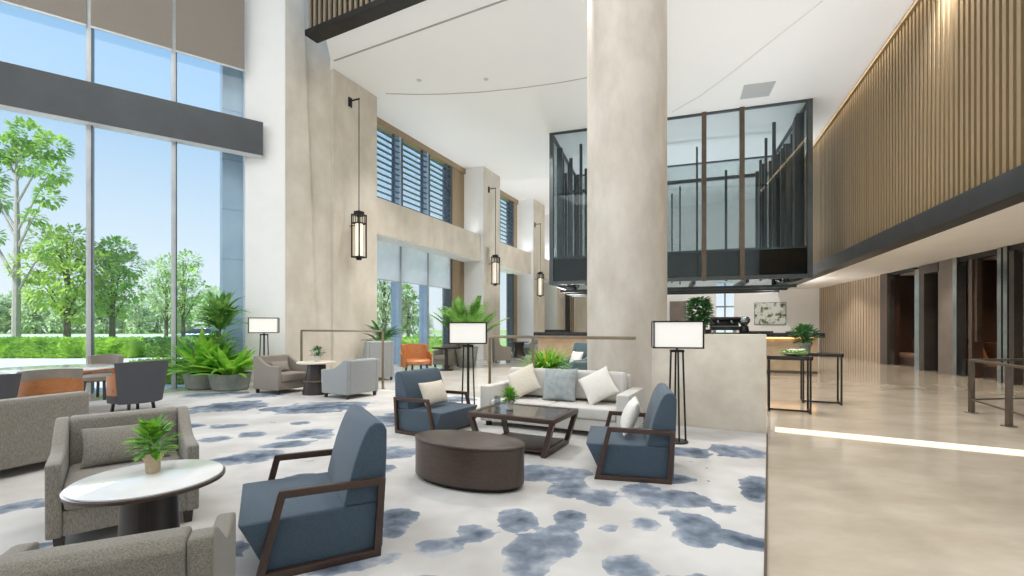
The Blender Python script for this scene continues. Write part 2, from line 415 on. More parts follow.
tag(cob, 'cream lounge carpet with scattered watercolour blue patches', 'carpet')
tr = MB(); a = al((EDGE[0][0]+.008, EDGE[0][1]), ev, -3.4); b = al((EDGE[1][0]+.008, EDGE[1][1]), ev, -.02)
tr.bar((a[0], a[1], .008), (b[0], b[1], .008), .016, .015); struct('trim_1', tr, 'bronze', False)
k = MB(); lq = al((3.32, 6.05), (-.884, .467), 1.9)
k.prismz([(3.32+.467*.2, 6.05+.884*.2), (3.32+.467*8.4, 6.05+.884*8.4), wall(13, 1), wall(-1.7, .9), E_LEFT, al(GP, GD, -1, GN, .2), (-6.5, 6), (0, 6)], -.05, .0015); struct('floor_pale', k, 'marblewhite', False)
# glowing strip painted in for a sliver of sunlight across the marble
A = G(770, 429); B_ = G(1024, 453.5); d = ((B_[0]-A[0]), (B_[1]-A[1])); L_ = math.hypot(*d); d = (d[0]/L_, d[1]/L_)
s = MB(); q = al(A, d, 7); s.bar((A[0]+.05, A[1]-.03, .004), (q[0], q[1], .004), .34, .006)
so = s.build('sunlit_floor_strip', 'strip', smooth=False)
tag(so, 'bright painted sliver of sunlight on the polished marble floor', 'painted sunlight')

# --- curtain wall: mullions, glass, beam, blinds
TZ = 11.5
ts = [-1.43*k for k in range(0, 7)]
for i, t in enumerate(ts):
    m_ = MB(); p = al(GP, GD, t); rz = math.atan2(GD[1], GD[0])
    m_.box(-.05, .05, -.16, .12, -.1, TZ, .006); m_.box(-.012, .012, .12, .2, -.1, TZ)
    o = m_.build('window_mullion', 'alu', loc=(p[0], p[1], 0), rz=rz); tag(o, kind='structure')
    k = MB(); k.box(.035, .056, -.19, .13, -.1, TZ); k.build('mullion_gasket', 'aludark', o)
seg = [(-1.43*6, -1.43*5), (-1.43*5, -1.43*4), (-1.43*4, -1.43*3), (-1.43*3, -1.43*2), (-1.43*2, -1.43), (-1.43, 0), (0, T_END)]
for n, (t0, t1) in enumerate(seg):
    p = al(GP, GD, (t0+t1)/2); hw = (t1-t0)/2-.052
    gl = MB(); gl.box(-hw, hw, -.006, .006, -.1, TZ)
    tag(gl.build('window_%d' % (n+1), 'glass', loc=(p[0], p[1], 0), rz=rz), kind='structure')
    if n < 4: continue
    th = thing('roller_blind', ['brownish roller blind drawn partway down, leftmost glass bay', 'brownish roller blind drawn partway down, middle glass bay',
         'brownish roller blind drawn partway down, glass bay beside the white pier'][n-4], 'blind', (al(p, GN, .22)[0], al(p, GN, .22)[1], 7.64), rz, 'taupe roller blinds')
    b1 = MB(); b1.box(-hw-.02, hw+.02, -.004, .004, .02, TZ-7.64-.08); b1.build('blind_fabric', 'blind', th)
    b2 = MB(); b2.box(-hw-.02, hw+.02, -.012, .012, -.02, .022, .004); b2.build('bottom_bar', 'alu', th)
bq0 = al(GP, GD, -9, GN, .35); bq1 = al(GP, GD, 1.77, GN, .35); bq2 = al(GP, GD, 1.77, GN, .08); bq3 = al(GP, GD, -9, GN, .08)
b = MB(); b.prismz([bq0, bq1, bq2, bq3], 5.62, 6.44); o = struct('transom_beam', b, 'beam', False)
k = MB(); k.prismz([al(bq0, GN, -.01), al(bq1, GN, -.01), bq2, bq3], 5.605, 5.62); k.build('beam_lining', 'beamwhite', o, smooth=False)
k = MB(); k.prismz([al(GP, GD, -9, GN, .16), al(GP, GD, T_END, GN, .16), al(GP, GD, T_END, GN, -.1), al(GP, GD, -9, GN, -.1)], -.1, .02); struct('window_sill', k, 'alu', False)

# exterior blue clad pier beyond the last pane
p0 = al(GP, GD, 1.36, GN, -.4); b = MB(); ta = onl(222.5, al(GP, GD, 0, GN, -.45), GD)
b.prismz([al(GP, GD, ta, GN, -.45), al(GP, GD, 2.6, GN, -.45), al(GP, GD, 2.6, GN, -1.2), al(GP, GD, ta, GN, -1.2)], -.3, 12)
o = struct('exterior_wall', b, 'bluepanel', False)
k = MB()
for z in [i*1.25+.6 for i in range(9)]: k.prismz([al(GP, GD, ta-.01, GN, -.44), al(GP, GD, 2.6, GN, -.44), al(GP, GD, 2.6, GN, -.6), al(GP, GD, ta-.01, GN, -.6)], z, z+.02)
k.build('panel_joint', 'bluealu', o, smooth=False)

# --- pier beside the curtain wall: return whitened with painted window light, beige front, tapered groove
E0 = al(GP, GD, T_END+.01); E1 = (-5.73, 11.72); PL = wall(-1.72, 0)
b = MB(); b.prismz([E0, E1, (E1[0]-.35, E1[1]+.5), al(E0, GN, -.5)], -.1, TZ); struct('wall_return', b, 'plaster', False)
dd = Vector((PL[0]-E1[0], PL[1]-E1[1])).normalized(); dd = (dd.x, dd.y); nn = (dd[1], -dd[0])
tb = onl(318, E1, dd); tt = onl(301, E1, dd)
def P3(p, z): return (p[0], p[1], z)
lo = [E1, al(E1, dd, tb), al(al(E1, dd, tb), nn, -.5), al(E1, nn, -.5)]; hi = [E1, al(E1, dd, tt), al(al(E1, dd, tt), nn, -.5), al(E1, nn, -.5)]
zt = TZ
b = MB(); b.poly([P3(p, -.1) for p in lo]+[P3(p, zt) for p in hi], [(0, 1, 2, 3), (4, 5, 6, 7), (0, 1, 5, 4), (1, 2, 6, 5), (2, 3, 7, 6), (3, 0, 4, 7)])
struct('pier_front', b, 'stone', False)
q0 = al(E1, dd, tt-.2, nn, -.14); q1 = al(PL, nn, -.1)
b = MB(); b.prismz([q0, q1, al(q1, nn, -.4), al(q0, nn, -.4)], -.1, TZ); struct('wall_recess', b, 'stone', False)

# --- window wall with piers
T = {'p2': (-1.72, 0), 'p3': (onl(483.5, WP, WU), onl(500, WP, WU)), 'p4': (onl(533.5, WP, WU), onl(542, WP, WU)+.4), 'p5': (onl(557, WP, WU), onl(557, WP, WU)+1.6)}
for i, (k_, (t0, t1)) in enumerate(T.items()):
    b = MB(); b.prismz([wall(t0+.015), wall(t1), wall(t1, 1.6), wall(t0+.015, 1.6)], -.1, ZC+.1)
    o = struct('pier_%d' % (i+1), b, 'stone', False)
    if i: 
        k = MB(); k.prismz([wall(t0, .012), wall(t0+.016, .012), wall(t0+.016, 1.6), wall(t0, 1.6)], -.1, ZC+.1); k.build('pier_side', 'plaster', o, smooth=False)  # stone sides whitened, window light on them put into the colour
ZB0, ZB1 = 4.3, 5.42
bays = [(0, T['p3'][0]), (T['p3'][1], T['p4'][0]), (T['p4'][1], T['p5'][0])]
wn = 8
rzw = math.atan2(WU[1], WU[0])
for bi, (t0, t1) in enumerate(bays):
    b = MB(); b.prismz([wall(t0, .15), wall(t1, .15), wall(t1, 1.15), wall(t0, 1.15)], ZB0, ZB1); struct('spandrel_beam', b, 'stone', False)
    b = MB(); b.prismz([wall(t0, .17), wall(t1, .17), wall(t1, 1.15), wall(t0, 1.15)], ZB0-.02, ZB0); struct('spandrel_soffit', b, 'plaster', False)
    jw = 1.08 if bi == 0 else .55
    # wood jamb panel on the far side of the bay
    b = MB(); b.prismz([wall(t1-jw, .98), wall(t1, .98), wall(t1, 1.2), wall(t1-jw, 1.2)], -.1, ZC); struct('trim_%d' % (bi+2), b, 'woodpanel', False)
    tw1 = t1-jw; b = MB(); b.prismz([wall(t0, .9), wall(t1, .9), wall(t1, 1.2), wall(t0, 1.2)], ZC-.22, ZC); struct('window_header', b, 'woodpanel', False)
    n = 3 if bi == 0 else 2
    st = (tw1-.06-(t0+.62 if bi == 0 else t0))/n; s0 = t0+.62 if bi == 0 else t0
    for k in range(-1 if bi == 0 else 0, n):
        a0 = max(t0, s0+st*k)+.05; a1 = s0+st*(k+1)-.05
        if a1-a0 < .1: continue
        p = wall((a0+a1)/2, 1.08)
        gl = MB(); gl.box(-(a1-a0)/2, (a1-a0)/2, -.005, .005, -.05, ZB0); o = gl.build('window_%d' % wn, 'glass', loc=(p[0], p[1], 0), rz=rzw); tag(o, kind='structure')
        gl = MB(); gl.box(-(a1-a0)/2, (a1-a0)/2, -.005, .005, ZB1, ZC-.2); gl.build('upper_pane', 'glass', o)
        wn += 1
        # louvers
        lp = wall((a0+a1)/2, .97); lv = thing('window_louver', 'x', 'louver', (lp[0], lp[1], ZB1), rzw, 'louvered upper windows')
        lv['label'] = 'dark slatted louver in the upper window, %s' % (['second bay, first panel', 'second bay, second panel'][k] if bi == 1 else ['third bay, first panel', 'third bay, second panel'][k] if bi == 2 else
            ['near bay, second panel from the pier', 'near bay, third panel from the pier', 'near bay, panel beside the wood jamb', 'near bay, panel tight against the pier'][k])
        l1 = MB()
        for z in range(13): 
            zz = .12+z*.205; l1.poly([(-(a1-a0)/2, -.06, zz), ((a1-a0)/2, -.06, zz), ((a1-a0)/2, .06, zz), (-(a1-a0)/2, .06, zz),
                (-(a1-a0)/2, -.06, zz+.022), ((a1-a0)/2, -.06, zz+.022), ((a1-a0)/2, .06, zz+.022), (-(a1-a0)/2, .06, zz+.022)],
                [(0, 1, 2, 3), (4, 5, 6, 7), (0, 1, 5, 4), (1, 2, 6, 5), (2, 3, 7, 6), (3, 0, 4, 7)])
        l1.build('slats', 'louver', lv, smooth=False)
        l2 = MB(); l2.box((a1-a0)/2-.34, (a1-a0)/2-.28, -.07, .03, .02, ZC-ZB1-.25); l2.box(-(a1-a0)/2, -(a1-a0)/2+.05, -.07, .03, .02, ZC-ZB1-.25); l2.build('upright', 'louver', lv, smooth=False)
        if bi == 0:
            bp_ = wall((a0+a1)/2, .93); bl = thing('roller_blind', 'white roller blind in the lower window, %s' % ['bay behind the palm, middle pane', 'bay behind the palm, third pane', 'bay behind the palm, pane by the wood jamb', 'bay behind the palm, pane against the pier'][k],
               'blind', (bp_[0], bp_[1], 3.02), rzw, 'white roller blinds')
            x = MB(); x.box(-(a1-a0)/2, (a1-a0)/2, -.004, .004, 0, ZB0-3.05); x.build('blind_fabric', 'blindwhite', bl)
            x = MB(); x.box(-(a1-a0)/2, (a1-a0)/2, -.01, .01, -.03, .0); x.build('bottom_bar', 'alu', bl)
    for k in range(n+1):
        t = s0+st*k
        if t > tw1: t = tw1-.05
        b = MB(); w_ = .07 if k < n else .1
        b.prismz([wall(t-w_, .93), wall(t+w_, .93), wall(t+w_, 1.3), wall(t-w_, 1.3)], -.05, ZC-.2); struct('window_frame', b, 'bluealu' if k < n else 'aludark', False)
    b = MB(); b.prismz([wall(t0, .95), wall(t1, .95), wall(t1, 1.2), wall(t0, 1.2)], -.1, .06); struct('window_sill', b, 'alu', False)

# end wall behind the bar with a window opening and far pier
te0, te1 = onl(734, EP, ED), onl(716, EP, ED)
def ew(a, b, z0, z1, th=.3): 
    x = MB(); x.prismz([al(EP, ED, a), al(EP, ED, b), al(EP, ED, b, EN, -th), al(EP, ED, a, EN, -th)], z0, z1); return x
struct('wall_back', ew(-.3, te0, -.1, ZC), 'plaster', False)
struct('wall_far', ew(te1, 15.5, -.1, ZC), 'plaster', False)
struct('wall_over', ew(te0, te1, 3.9, ZC), 'plaster', False)
struct('window_30', ew((te0+te1)/2-.04, (te0+te1)/2+.04, 0, 3.9, .1), 'bluealu', False)
k = ew(te0, te1, 0, 3.9, .02); struct('window_31', k, 'glass', False)
k = ew(te0, te1, 2.5, 2.58, .08); struct('window_32', k, 'bluealu', False)
for nm, a, b, c in (('door_1', onl(686, EP, ED), onl(670, EP, ED), 'greige'), ('door_2', onl(570, EP, ED), onl(561, EP, ED), 'aludark'), ('trim_9', onl(574, EP, ED), onl(571, EP, ED), 'woodpanel'), ('trim_10', onl(590, EP, ED), onl(576, EP, ED), 'stone')):
    x = MB(); x.prismz([al(EP, ED, a, EN, .12), al(EP, ED, b, EN, .12), al(EP, ED, b, EN, 0), al(EP, ED, a, EN, 0)], -.05, 2.9 if nm == 'door_1' else 4.2 if nm != 'trim_10' else 3.8); struct(nm, x, c, False)

# --- ceilings
CF, CD = (-4.77, 11.4), (.891, -.454)
c = MB(); c0 = al(CF, CD, .28); c1 = al(CF, CD, 17)
c.prismz([c0, c1, (12, 5), al(BP, BD, 20), (18, 30), wall(20, 1.4), wall(-1.72, 1.2), wall(-1.72, .02)], ZC, ZC+.25); struct('ceiling', c, 'ceil', False)
c = MB(); c.prismz([(-18, -12), (18, -12), (14, 3), al(CF, CD, 16), al(CF, CD, -2.5), al(GP, GD, T_END+.3, GN, -.2), al(GP, GD, -10, GN, -.2)], TZ, TZ+.25); struct('ceiling_high', c, 'ceil', False)
# fascia with vertical slats above the lounge
n2 = (CD[1], -CD[0])     # towards the camera
fb = MB(); p = [al(CF, CD, -.02), al(CF, CD, 15), al(CF, CD, 15, n2, .36), al(CF, CD, -.02, n2, .36)]
fb.prismz(p, ZC-.03, ZC+.10); fo = struct('fascia_band', fb, 'blackmetal', False)
fb = MB(); fb.prismz([al(CF, CD, -.02), al(CF, CD, 15), al(CF, CD, 15, n2, .2), al(CF, CD, -.02, n2, .2)], ZC+.10, TZ); struct('fascia_backing', fb, 'dark', False)
fs = MB()
for i in range(90):
    q = al(CF, CD, .06+i*.165, n2, .27); fs.bar((q[0], q[1], ZC+.10), (q[0], q[1], TZ), .045, .07, up=(CD[0], CD[1], 0))
fs.build('fascia_slats', 'slatdark', fo, smooth=False)
# ceiling seams
def seam(pts, w, m, nm):
    k = MB()
    for a, b in zip(pts, pts[1:]): k.bar((a[0], a[1], ZC-.004), (b[0], b[1], ZC-.004), w, .01)
    struct(nm, k, m, False)
def CG(px, py): y = (ZC-EYE)*F/(HZ-py); return ((px-512)/F*y, y)
a, b = CG(334, 60.7), CG(496, 3); seam([a, al(b, ((b[0]-a[0])/5, (b[1]-a[1])/5), 6)], .05, 'groove', 'trim_11')
seam([CG(x, y) for x, y in ((386, 93.5), (415, 94.3), (443, 94), (480, 92), (520, 88), (560, 82.5), (600, 75))], .03, 'groove', 'trim_12')
seam([CG(x, y) for x, y in ((672, 112), (700, 96), (735, 70), (780, 34), (822, 1))], .04, 'groovelight', 'trim_13')
v = MB(); v.prismz([CG(740, 99), CG(769, 95.5), CG(776, 81), CG(744, 85)], ZC-.015, ZC); vo = v.build('ceiling_vent', 'vent', smooth=False)
tag(vo, 'flat grey ventilation panel in the white ceiling above the glass box', 'vent')
for i, (x, y, lab) in enumerate(((419, 80, 'small recessed ceiling downlight above the tall wall lantern'), (486, 79, 'tiny ceiling downlight between the groove and the round column'))):
    q = CG(x, y); th = thing('ceiling_downlight', lab, 'downlight', (q[0], q[1], ZC), 0, 'recessed ceiling downlights')
    k = MB(); k.lathe([(.045, -.012), (.07, -.012), (.07, 0), (.045, 0)], 20); k.build('trim_ring', 'alu', th)
    k = MB(); k.lathe([(.044, -.008), (.044, 0)], 20); k.build('lens', 'down' if i else 'aludark', th)

# --- balcony on the right
ZS = 3.4
BN = (-BD[1], BD[0])
t0, t1 = -7, 16
b = MB(); b.prismz([al(BP, BD, t0), al(BP, BD, t1), al(BP, BD, t1, BN, -.3), al(BP, BD, t0, BN, -.3)], ZS+.38, ZC-.12); bo = struct('balcony_wall', b, 'slatback', False)
k = MB()
for i in range(int((t1-t0)/.168)):
    q = al(BP, BD, t0+.05+i*.168, BN, .045); k.bar((q[0], q[1], ZS+.38), (q[0], q[1], ZC-.13), .05, .09, up=(BD[0], BD[1], 0))
k.build('balcony_slats', 'slat', bo, smooth=False)
b = MB(); b.prismz([al(BP, BD, t0, BN, .1), al(BP, BD, t1, BN, .1), al(BP, BD, t1, BN, -.3), al(BP, BD, t0, BN, -.3)], ZS-.02, ZS+.38); struct('balcony_band', b, 'bandsteel', False)
b = MB(); b.prismz([al(BP, BD, t0, BN, .12), al(BP, BD, t1, BN, .12), al(BP, BD, t1, BN, -.3), al(BP, BD, t0, BN, -.3)], ZC-.13, ZC-.06); struct('balcony_cap', b, 'slat', False)
k = MB(); k.prismz([al(BP, BD, t0, BN, -.03), al(BP, BD, t1, BN, -.03), al(BP, BD, t1, BN, -.12), al(BP, BD, t0, BN, -.12)], ZC-.055, ZC-.03)
s = MB(); s.prismz([al(BP, BD, t0, BN, -.02), al(BP, BD, 16, BN, -.02), (16.6, 25), al(PP, PD, 14, PN, -3.9), al(PP, PD, -9, PN, -3.9)], ZS, ZS+.3); struct('ceiling_soffit', s, 'soffit', False)

# --- right side: portals into dark rooms, pale oak wall
def pw(px): return onl(px, PP, PD)
def pseg(name, a, b, z0, z1, m, o0=0, o1=.15, ta=None, tb=None):
    qq = al(PP, PD, 0, PN, o0); a = onl(a, qq, PD) if ta is None else ta; b = onl(b, qq, PD) if tb is None else tb
    k = MB(); k.prismz([al(PP, PD, a, PN, o0), al(PP, PD, b, PN, o0), al(PP, PD, b, PN, -o1), al(PP, PD, a, PN, -o1)], z0, z1); return struct(name, k, m, False)
W0 = al(PP, PD, pw(880)); W1 = (15.9, 24.0)
k = MB(); k.prismz([W0, W1, (W1[0]+.4, W1[1]), (W0[0]+.4, W0[1])], -.1, ZS+.05); wo = struct('wall_right', k, 'woodlight', False)
k = MB(); wd = Vector((W1[0]-W0[0], W1[1]-W0[1])); wl = wd.length; wd.normalize()
for i in range(26):
    q = al(W0, wd, .15+i*wl/26); k.bar((q[0]-.008, q[1], 0), (q[0]-.008, q[1], ZS), .03, .02, up=(wd.x, wd.y, 0))
k.build('panel_batten', 'woodpanel', wo, smooth=False)
pseg('door_frame', 887, 880, 0, ZS, 'brownwall', .1, .3)
pseg('door_frame', 889.5, 886, 0, ZS-.12, 'chrome', .05, .1)
pseg('door_frame', 919, 914.5, 0, ZS-.1, 'chrome', .12, .2)
pseg('door_frame', 924, 919, 0, ZS-.02, 'portal', .12, .2)
pseg('door_frame', 938, 924, ZS-.3, ZS-.02, 'portal', .12, .2)
pseg('wall_panel', 952.5, 938, 0, ZS, 'greige', .10, .12)
pseg('door_frame', 956.5, 952.5, 0, ZS, 'chrome', .12, .1)
pseg('wall_panel', 969, 957, 1.05, ZS-.1, 'greige', -.25, .35)
pseg('door_frame', 972, 968.5, 0, ZS, 'brownwall', .05, .2)
pseg('door_frame', 977, 974.5, 1.0, ZS, 'bronze', 0, .1)
pseg('door_frame', 1001, 997, 0, ZS, 'chrome', .12, .15)
pseg('door_frame', 1007, 1003, 0, ZS, 'chrome', .14, .15)
pseg('door_frame', 1003.2, 1000.8, 0, ZS, 'brownwall', .05, .15)
pseg('door_frame', 1014, 1009, 0, ZS-.15, 'portal', .12, .15)
pseg('door_frame', 1027, 1023, 0, ZS-.15, 'portal', .12, .15)
pseg('door_frame', 1000, 957, ZS-.14, ZS, 'blackmetal', .05, .12)
pseg('door_frame', 1000, 1040, ZS-.2, ZS, 'blackmetal', .08, .12)
pseg('door_frame', 914, 889, ZS-.1, ZS, 'blackmetal', .05, .12)
tA, tB = pw(885), -7
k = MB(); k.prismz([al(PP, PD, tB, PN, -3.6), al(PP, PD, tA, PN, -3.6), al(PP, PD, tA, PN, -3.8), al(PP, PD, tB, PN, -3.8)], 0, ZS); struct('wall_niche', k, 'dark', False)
for px, dt in ((886, .15), (925, .1), (955, .12), (1003, -.35)):
    t = onl(px, al(PP, PD, 0, PN, -.3), PD)+dt; k = MB(); k.prismz([al(PP, PD, t, PN, -.15), al(PP, PD, t+.12, PN, -.15), al(PP, PD, t+.12, PN, -3.6), al(PP, PD, t, PN, -3.6)], 0, ZS); struct('wall_niche', k, 'brownwall', False)
# benches in the niches
def bench(px0, px1, lab, m, off=-.7):
    qq = al(PP, PD, 0, PN, off+.4); a, b = onl(px0, qq, PD), onl(px1, qq, PD); p = al(PP, PD, (a+b)/2, PN, off); L_ = abs(a-b)
    th = thing('niche_bench', lab, 'bench', (p[0], p[1], 0), math.atan2(PD[1], PD[0]), 'benches in the dark niches')
    k = MB(); k.box(-L_/2, L_/2, -.4, .4, 0, .30, .01); k.build('base', 'brownwall', th)
    k = MB(); k.box(-L_/2+.02, L_/2-.02, -.4, .42, .301, .45, .04, 3); k.build('seat', m, th)
    k = MB(); k.box(-L_/2+.02, L_/2-.02, -.4, -.2, .451, .95, .05, 3); k.build('backrest', m, th)
    return p
bp1 = bench(1000, 958, 'brown leather bench with an orange cushion behind the metal handrail', 'brown')
bench(915, 893, 'dark brown bench deep inside the farthest niche', 'brown')
R = Matrix.Rotation(math.radians(70), 3, 'X')
k = MB(); k.cushion((0, 0, 0), .62, .42, .16, R)
o = k.build('throw_cushion', 'orangecush', loc=al(PP, PD, onl(975, al(PP, PD, 0, PN, -.55), PD), PN, -.62)+(.655,), rz=math.atan2(PD[1], PD[0])+PI); o.rotation_euler[2] = math.atan2(PD[1], PD[0])
tag(o, 'orange throw cushion lying on the brown niche bench', 'cushion')
# handrail
h1, h2 = G(971.5, 412.8), G(1009, 426.5)
th = thing('handrail', 'dark bronze handrail with two posts on the right marble floor', 'railing', (h1[0], h1[1], 0))
d = (h2[0]-h1[0], h2[1]-h1[1]); far = (h1[0]+2.0, h1[1]+.25)
def rel(p, o): return (p[0]-o[0], p[1]-o[1])
for q in (h1, h2, (h2[0]+d[0]*1.2, h2[1]+d[1]*1.2), far):
    x = rel(q, h1); k = MB(); k.box(x[0]-.03, x[0]+.03, x[1]-.03, x[1]+.03, 0, .86, .004); k.box(x[0]-.06, x[0]+.06, x[1]-.06, x[1]+.06, 0, .012); k.build('post', 'bronze', th)
x2 = rel(al(h2, d, 1.2), h1); xf = rel(far, h1)
k = MB(); k.bar((0, 0, .86), (x2[0], x2[1], .86), .06, .035); k.bar((0, 0, .86), (xf[0], xf[1], .86), .06, .035); k.build('top_rail', 'bronze', th)
k = MB(); k.bar((0, 0, .22), (x2[0], x2[1], .22), .025, .025); k.bar((0, 0, .22), (xf[0], xf[1], .22), .025, .025); k.build('lower_rail', 'bronze', th)

# --- round column
CX, CY, CR = 1.80, 7.3, .61
k = MB(); k.lathe([(CR, 0), (CR, TZ)], 64, (CX, CY, 0)); struct('column', k, 'column')
k = MB(); k.lathe([(CR+.012, 0), (CR+.012, .1)], 64, (CX, CY, 0)); struct('column_base', k, 'bronze')
# --- low stone wall
LW = (3.32, 6.05); ld = (-.884, .467); ln = (.467, .884)
k = MB(); k.prismz([LW, al(LW, ld, 1.62), al(LW, ld, 1.62, ln, .45), al(LW, (0, 0), 0, ln, .45)], 0, 1.3, .012)
lo_ = k.build('low_wall', 'lowwall'); tag(lo_, kind='structure')

# ================================================================== FURNITURE MAKERS
def lounge_chair(label, loc, rz, cushion=True):
    t = thing('lounge_armchair', label, 'armchair', loc, rz, 'slate blue open arm lounge chairs')
    k = MB(); k.prismx([(-.39, .318), (.16, .318), (.398, .318), (.385, .03), (-.25, .03), (-.33, .2)], -.39, .39, .018, 3); k.build('seat', 'blue', t)
    k = MB(); k.prismx([(.155, .32), (.185, .45), (.216, .57), (.25, .67), (.28, .74), (.308, .785), (.345, .803), (.39, .795), (.412, .75), (.41, .6), (.398, .32)], -.39, .39, .014, 3); k.build('backrest', 'blue', t)
    o_ = [(-.31, .0), (-.19, .48), (.395, .47), (.365, .0)]; i_ = offset(o_, .042)
    for s_ in (-1, 1):
        k = MB(); k.ring(o_, i_, s_*.412-.019, s_*.412+.019, .004); k.build('arm_frame', 'walnut', t)
    k = MB(); k.box(-.39, .39, .28, .34, .006, .029); k.box(-.39, .39, -.24, -.19, .006, .029); k.build('cross_rail', 'walnut', t)
    return t
def throw(name, label, m, loc, w, h, th_, rz, tilt=70, roll=0, group=None, z=0):
    k = MB(); R = Matrix.Rotation(math.radians(tilt), 3, 'X') @ Matrix.Rotation(math.radians(roll), 3, 'Z'); k.cushion((0, 0, 0), w, h, th_, R)
    o = k.build(name, m, loc=(loc[0], loc[1], z), rz=rz); return tag(o, label, 'cushion', group)
def armchair(label, loc, rz, m='grey', w=.78, d=.78, hb=.74, ha=.56, group='grey upholstered armchairs', leg=.09):
    t = thing('armchair', label, 'armchair', loc, rz, group); hd = d/2; hw = w/2
    k = MB(); k.box(-hw+.075, hw-.075, -hd+.03, hd-.1, leg, .25, .012); k.build('base', m, t)
    k = MB(); k.box(-hw+.08, hw-.08, -hd, hd-.2, .252, .42, .035, 3); k.build('seat_cushion', m, t)
    k = MB(); k.prismx([(hd-.24, .30), (hd-.16, hb), (hd-.13, hb+.02), (hd-.04, hb+.02), (hd-.0, hb-.01), (hd-.03, leg), (hd-.12, leg)], -hw+.076, hw-.076, .02, 3); k.build('backrest', m, t)
    o_ = [(-hd+.02, leg), (-hd, ha-.01), (-hd+.05, ha), (-.10, ha+.005), (.0, ha+.03), (.10, ha+.09), (hd-.16, hb-.01), (hd-.1, hb+.012), (hd-.02, hb+.012), (hd-.01, hb-.03), (hd-.03, leg)]
    for s_ in (-1, 1):
        k = MB(); a, b = sorted((s_*hw, s_*(hw-.075))); k.prismx(o_, a, b, .016, 3); k.build('armrest', m, t)
    for sx in (-1, 1):
        for sy in (-1, 1):
            k = MB(); x, y = sx*(hw-.06), sy*(hd-.08); k.poly([(x-.022, y-.022, 0), (x+.022, y-.022, 0), (x+.022, y+.022, 0), (x-.022, y+.022, 0), (x-.03, y-.03, leg+.01), (x+.03, y-.03, leg+.01), (x+.03, y+.03, leg+.01), (x-.03, y+.03, leg+.01)],
                [(0, 1, 2, 3), (4, 5, 6, 7), (0, 1, 5, 4), (1, 2, 6, 5), (2, 3, 7, 6), (3, 0, 4, 7)]); k.build('leg', 'darkwood', t)
    return t
def arcwall(k, r0, r1, a0, a1, z0, ztop, n=24, ry=1, fl=0):
    v = []; fs = []
    for i in range(n+1):
        a = a0+(a1-a0)*i/n; c, s_ = math.sin(a), math.cos(a)*ry; zt = ztop(a)
        v += [(r0*c, r0*s_, z0), (r1*c, r1*s_, z0), ((r1+fl)*c, (r1+fl)*s_, zt), ((r0+fl)*c, (r0+fl)*s_, zt)]
    for i in range(n):
        b = i*4; q = b+4
        for j in range(4): fs.append((b+j, b+(j+1) % 4, q+(j+1) % 4, q+j))
    fs += [(0, 1, 2, 3), (n*4, n*4+1, n*4+2, n*4+3)]; k.poly(v, fs)
def tub_chair(label, loc, rz, padout=False, m='taupe', shell='orange', group='honey wood tub chairs'):
    t = thing('tub_chair', label, 'chair', loc, rz, group)
    k = MB(); arcwall(k, .315, .335, -2.1, 2.1, .30, lambda a: .60+.13*max(0, math.cos(a))**.8 if math.cos(a) > 0 else .60); k.build('shell', shell, t)
    k = MB(); arcwall(k, .23, .312, -1.15, 1.15, .44, lambda a: .80+.045*math.cos(a), 16, fl=.03 if not padout else .075); k.build('backrest', m, t)
    k = MB(); k.lathe([(.26, .36), (.30, .38), (.31, .44), (.28, .47), (.1, .475)], 28); k.build('seat', m, t)
    if padout:
        k = MB(); arcwall(k, .337, .385, -1.0, 1.0, .17, lambda a: .80+.04*math.cos(a*.9), 16, fl=.09); k.build('outer_pad', 'charcoal', t)
        k = MB(); k.lathe([(.27, .16), (.33, .18), (.335, .395), (.31, .40)], 28); k.build('seat_base', 'charcoal', t)
    for a in (.7, 2.44, 3.84, 5.58):
        k = MB(); k.bar((.24*math.sin(a), .24*math.cos(a), .37), (.29*math.sin(a), .29*math.cos(a), 0), .035); k.build('leg', 'darkwood', t)
    return t
def leafy(k, n, r, h, ln, w, up=.9, droop=.6, base=(0, 0, 0), jit=1):
    for i in range(n):
        a = rnd(0, 2*PI); e = rnd(.15, 1)*up*1.4; rr = r*rnd(0, 1)**.5
        k.leaf((base[0]+rr*math.cos(a), base[1]+rr*math.sin(a), base[2]+rnd(0, h)), (math.cos(a)*math.cos(e), math.sin(a)*math.cos(e), math.sin(e)), ln*rnd(.7, 1.15), w*rnd(.75, 1.2), droop*rnd(.6, 1.4))
def bushy(k, n, rx, h, z0, ln, w, droop=.5):
    for i in range(n):
        a = rnd(0, 2*PI); f_ = rnd(0, 1)**.8; rr = rx*math.sin(PI*(.18+.74*f_))*rnd(.35, 1)
        e = -.15+1.5*f_*rnd(.6, 1); k.leaf((rr*math.cos(a), rr*math.sin(a), z0+h*f_*.85), (math.cos(a)*math.cos(e), math.sin(a)*math.cos(e), math.sin(e)), ln*rnd(.7, 1.2), w*rnd(.7, 1.2), droop, 3)
def frond(k, p, d, ln, lw, n=14, droop=.9):
    p = Vector(p); d = Vector(d).normalized()
    for i in range(n):
        t = i/n; q = p.copy(); side = d.cross(Vector((0, 0, 1))).normalized()
        L_ = lw*math.sin(PI*(.15+.8*t))
        if t > .12:
            for s_ in (-1, 1): k.leaf(q, d*.7+side*s_+Vector((0, 0, .15)), L_, .05*ln, .7, 2, .1)
        k.tube(tuple(p), tuple(p+d*ln/n), .006, .005, 4)
        p = p+d*ln/n; d = (d+Vector((0, 0, -droop/n*(.4+1.2*t)))).normalized()

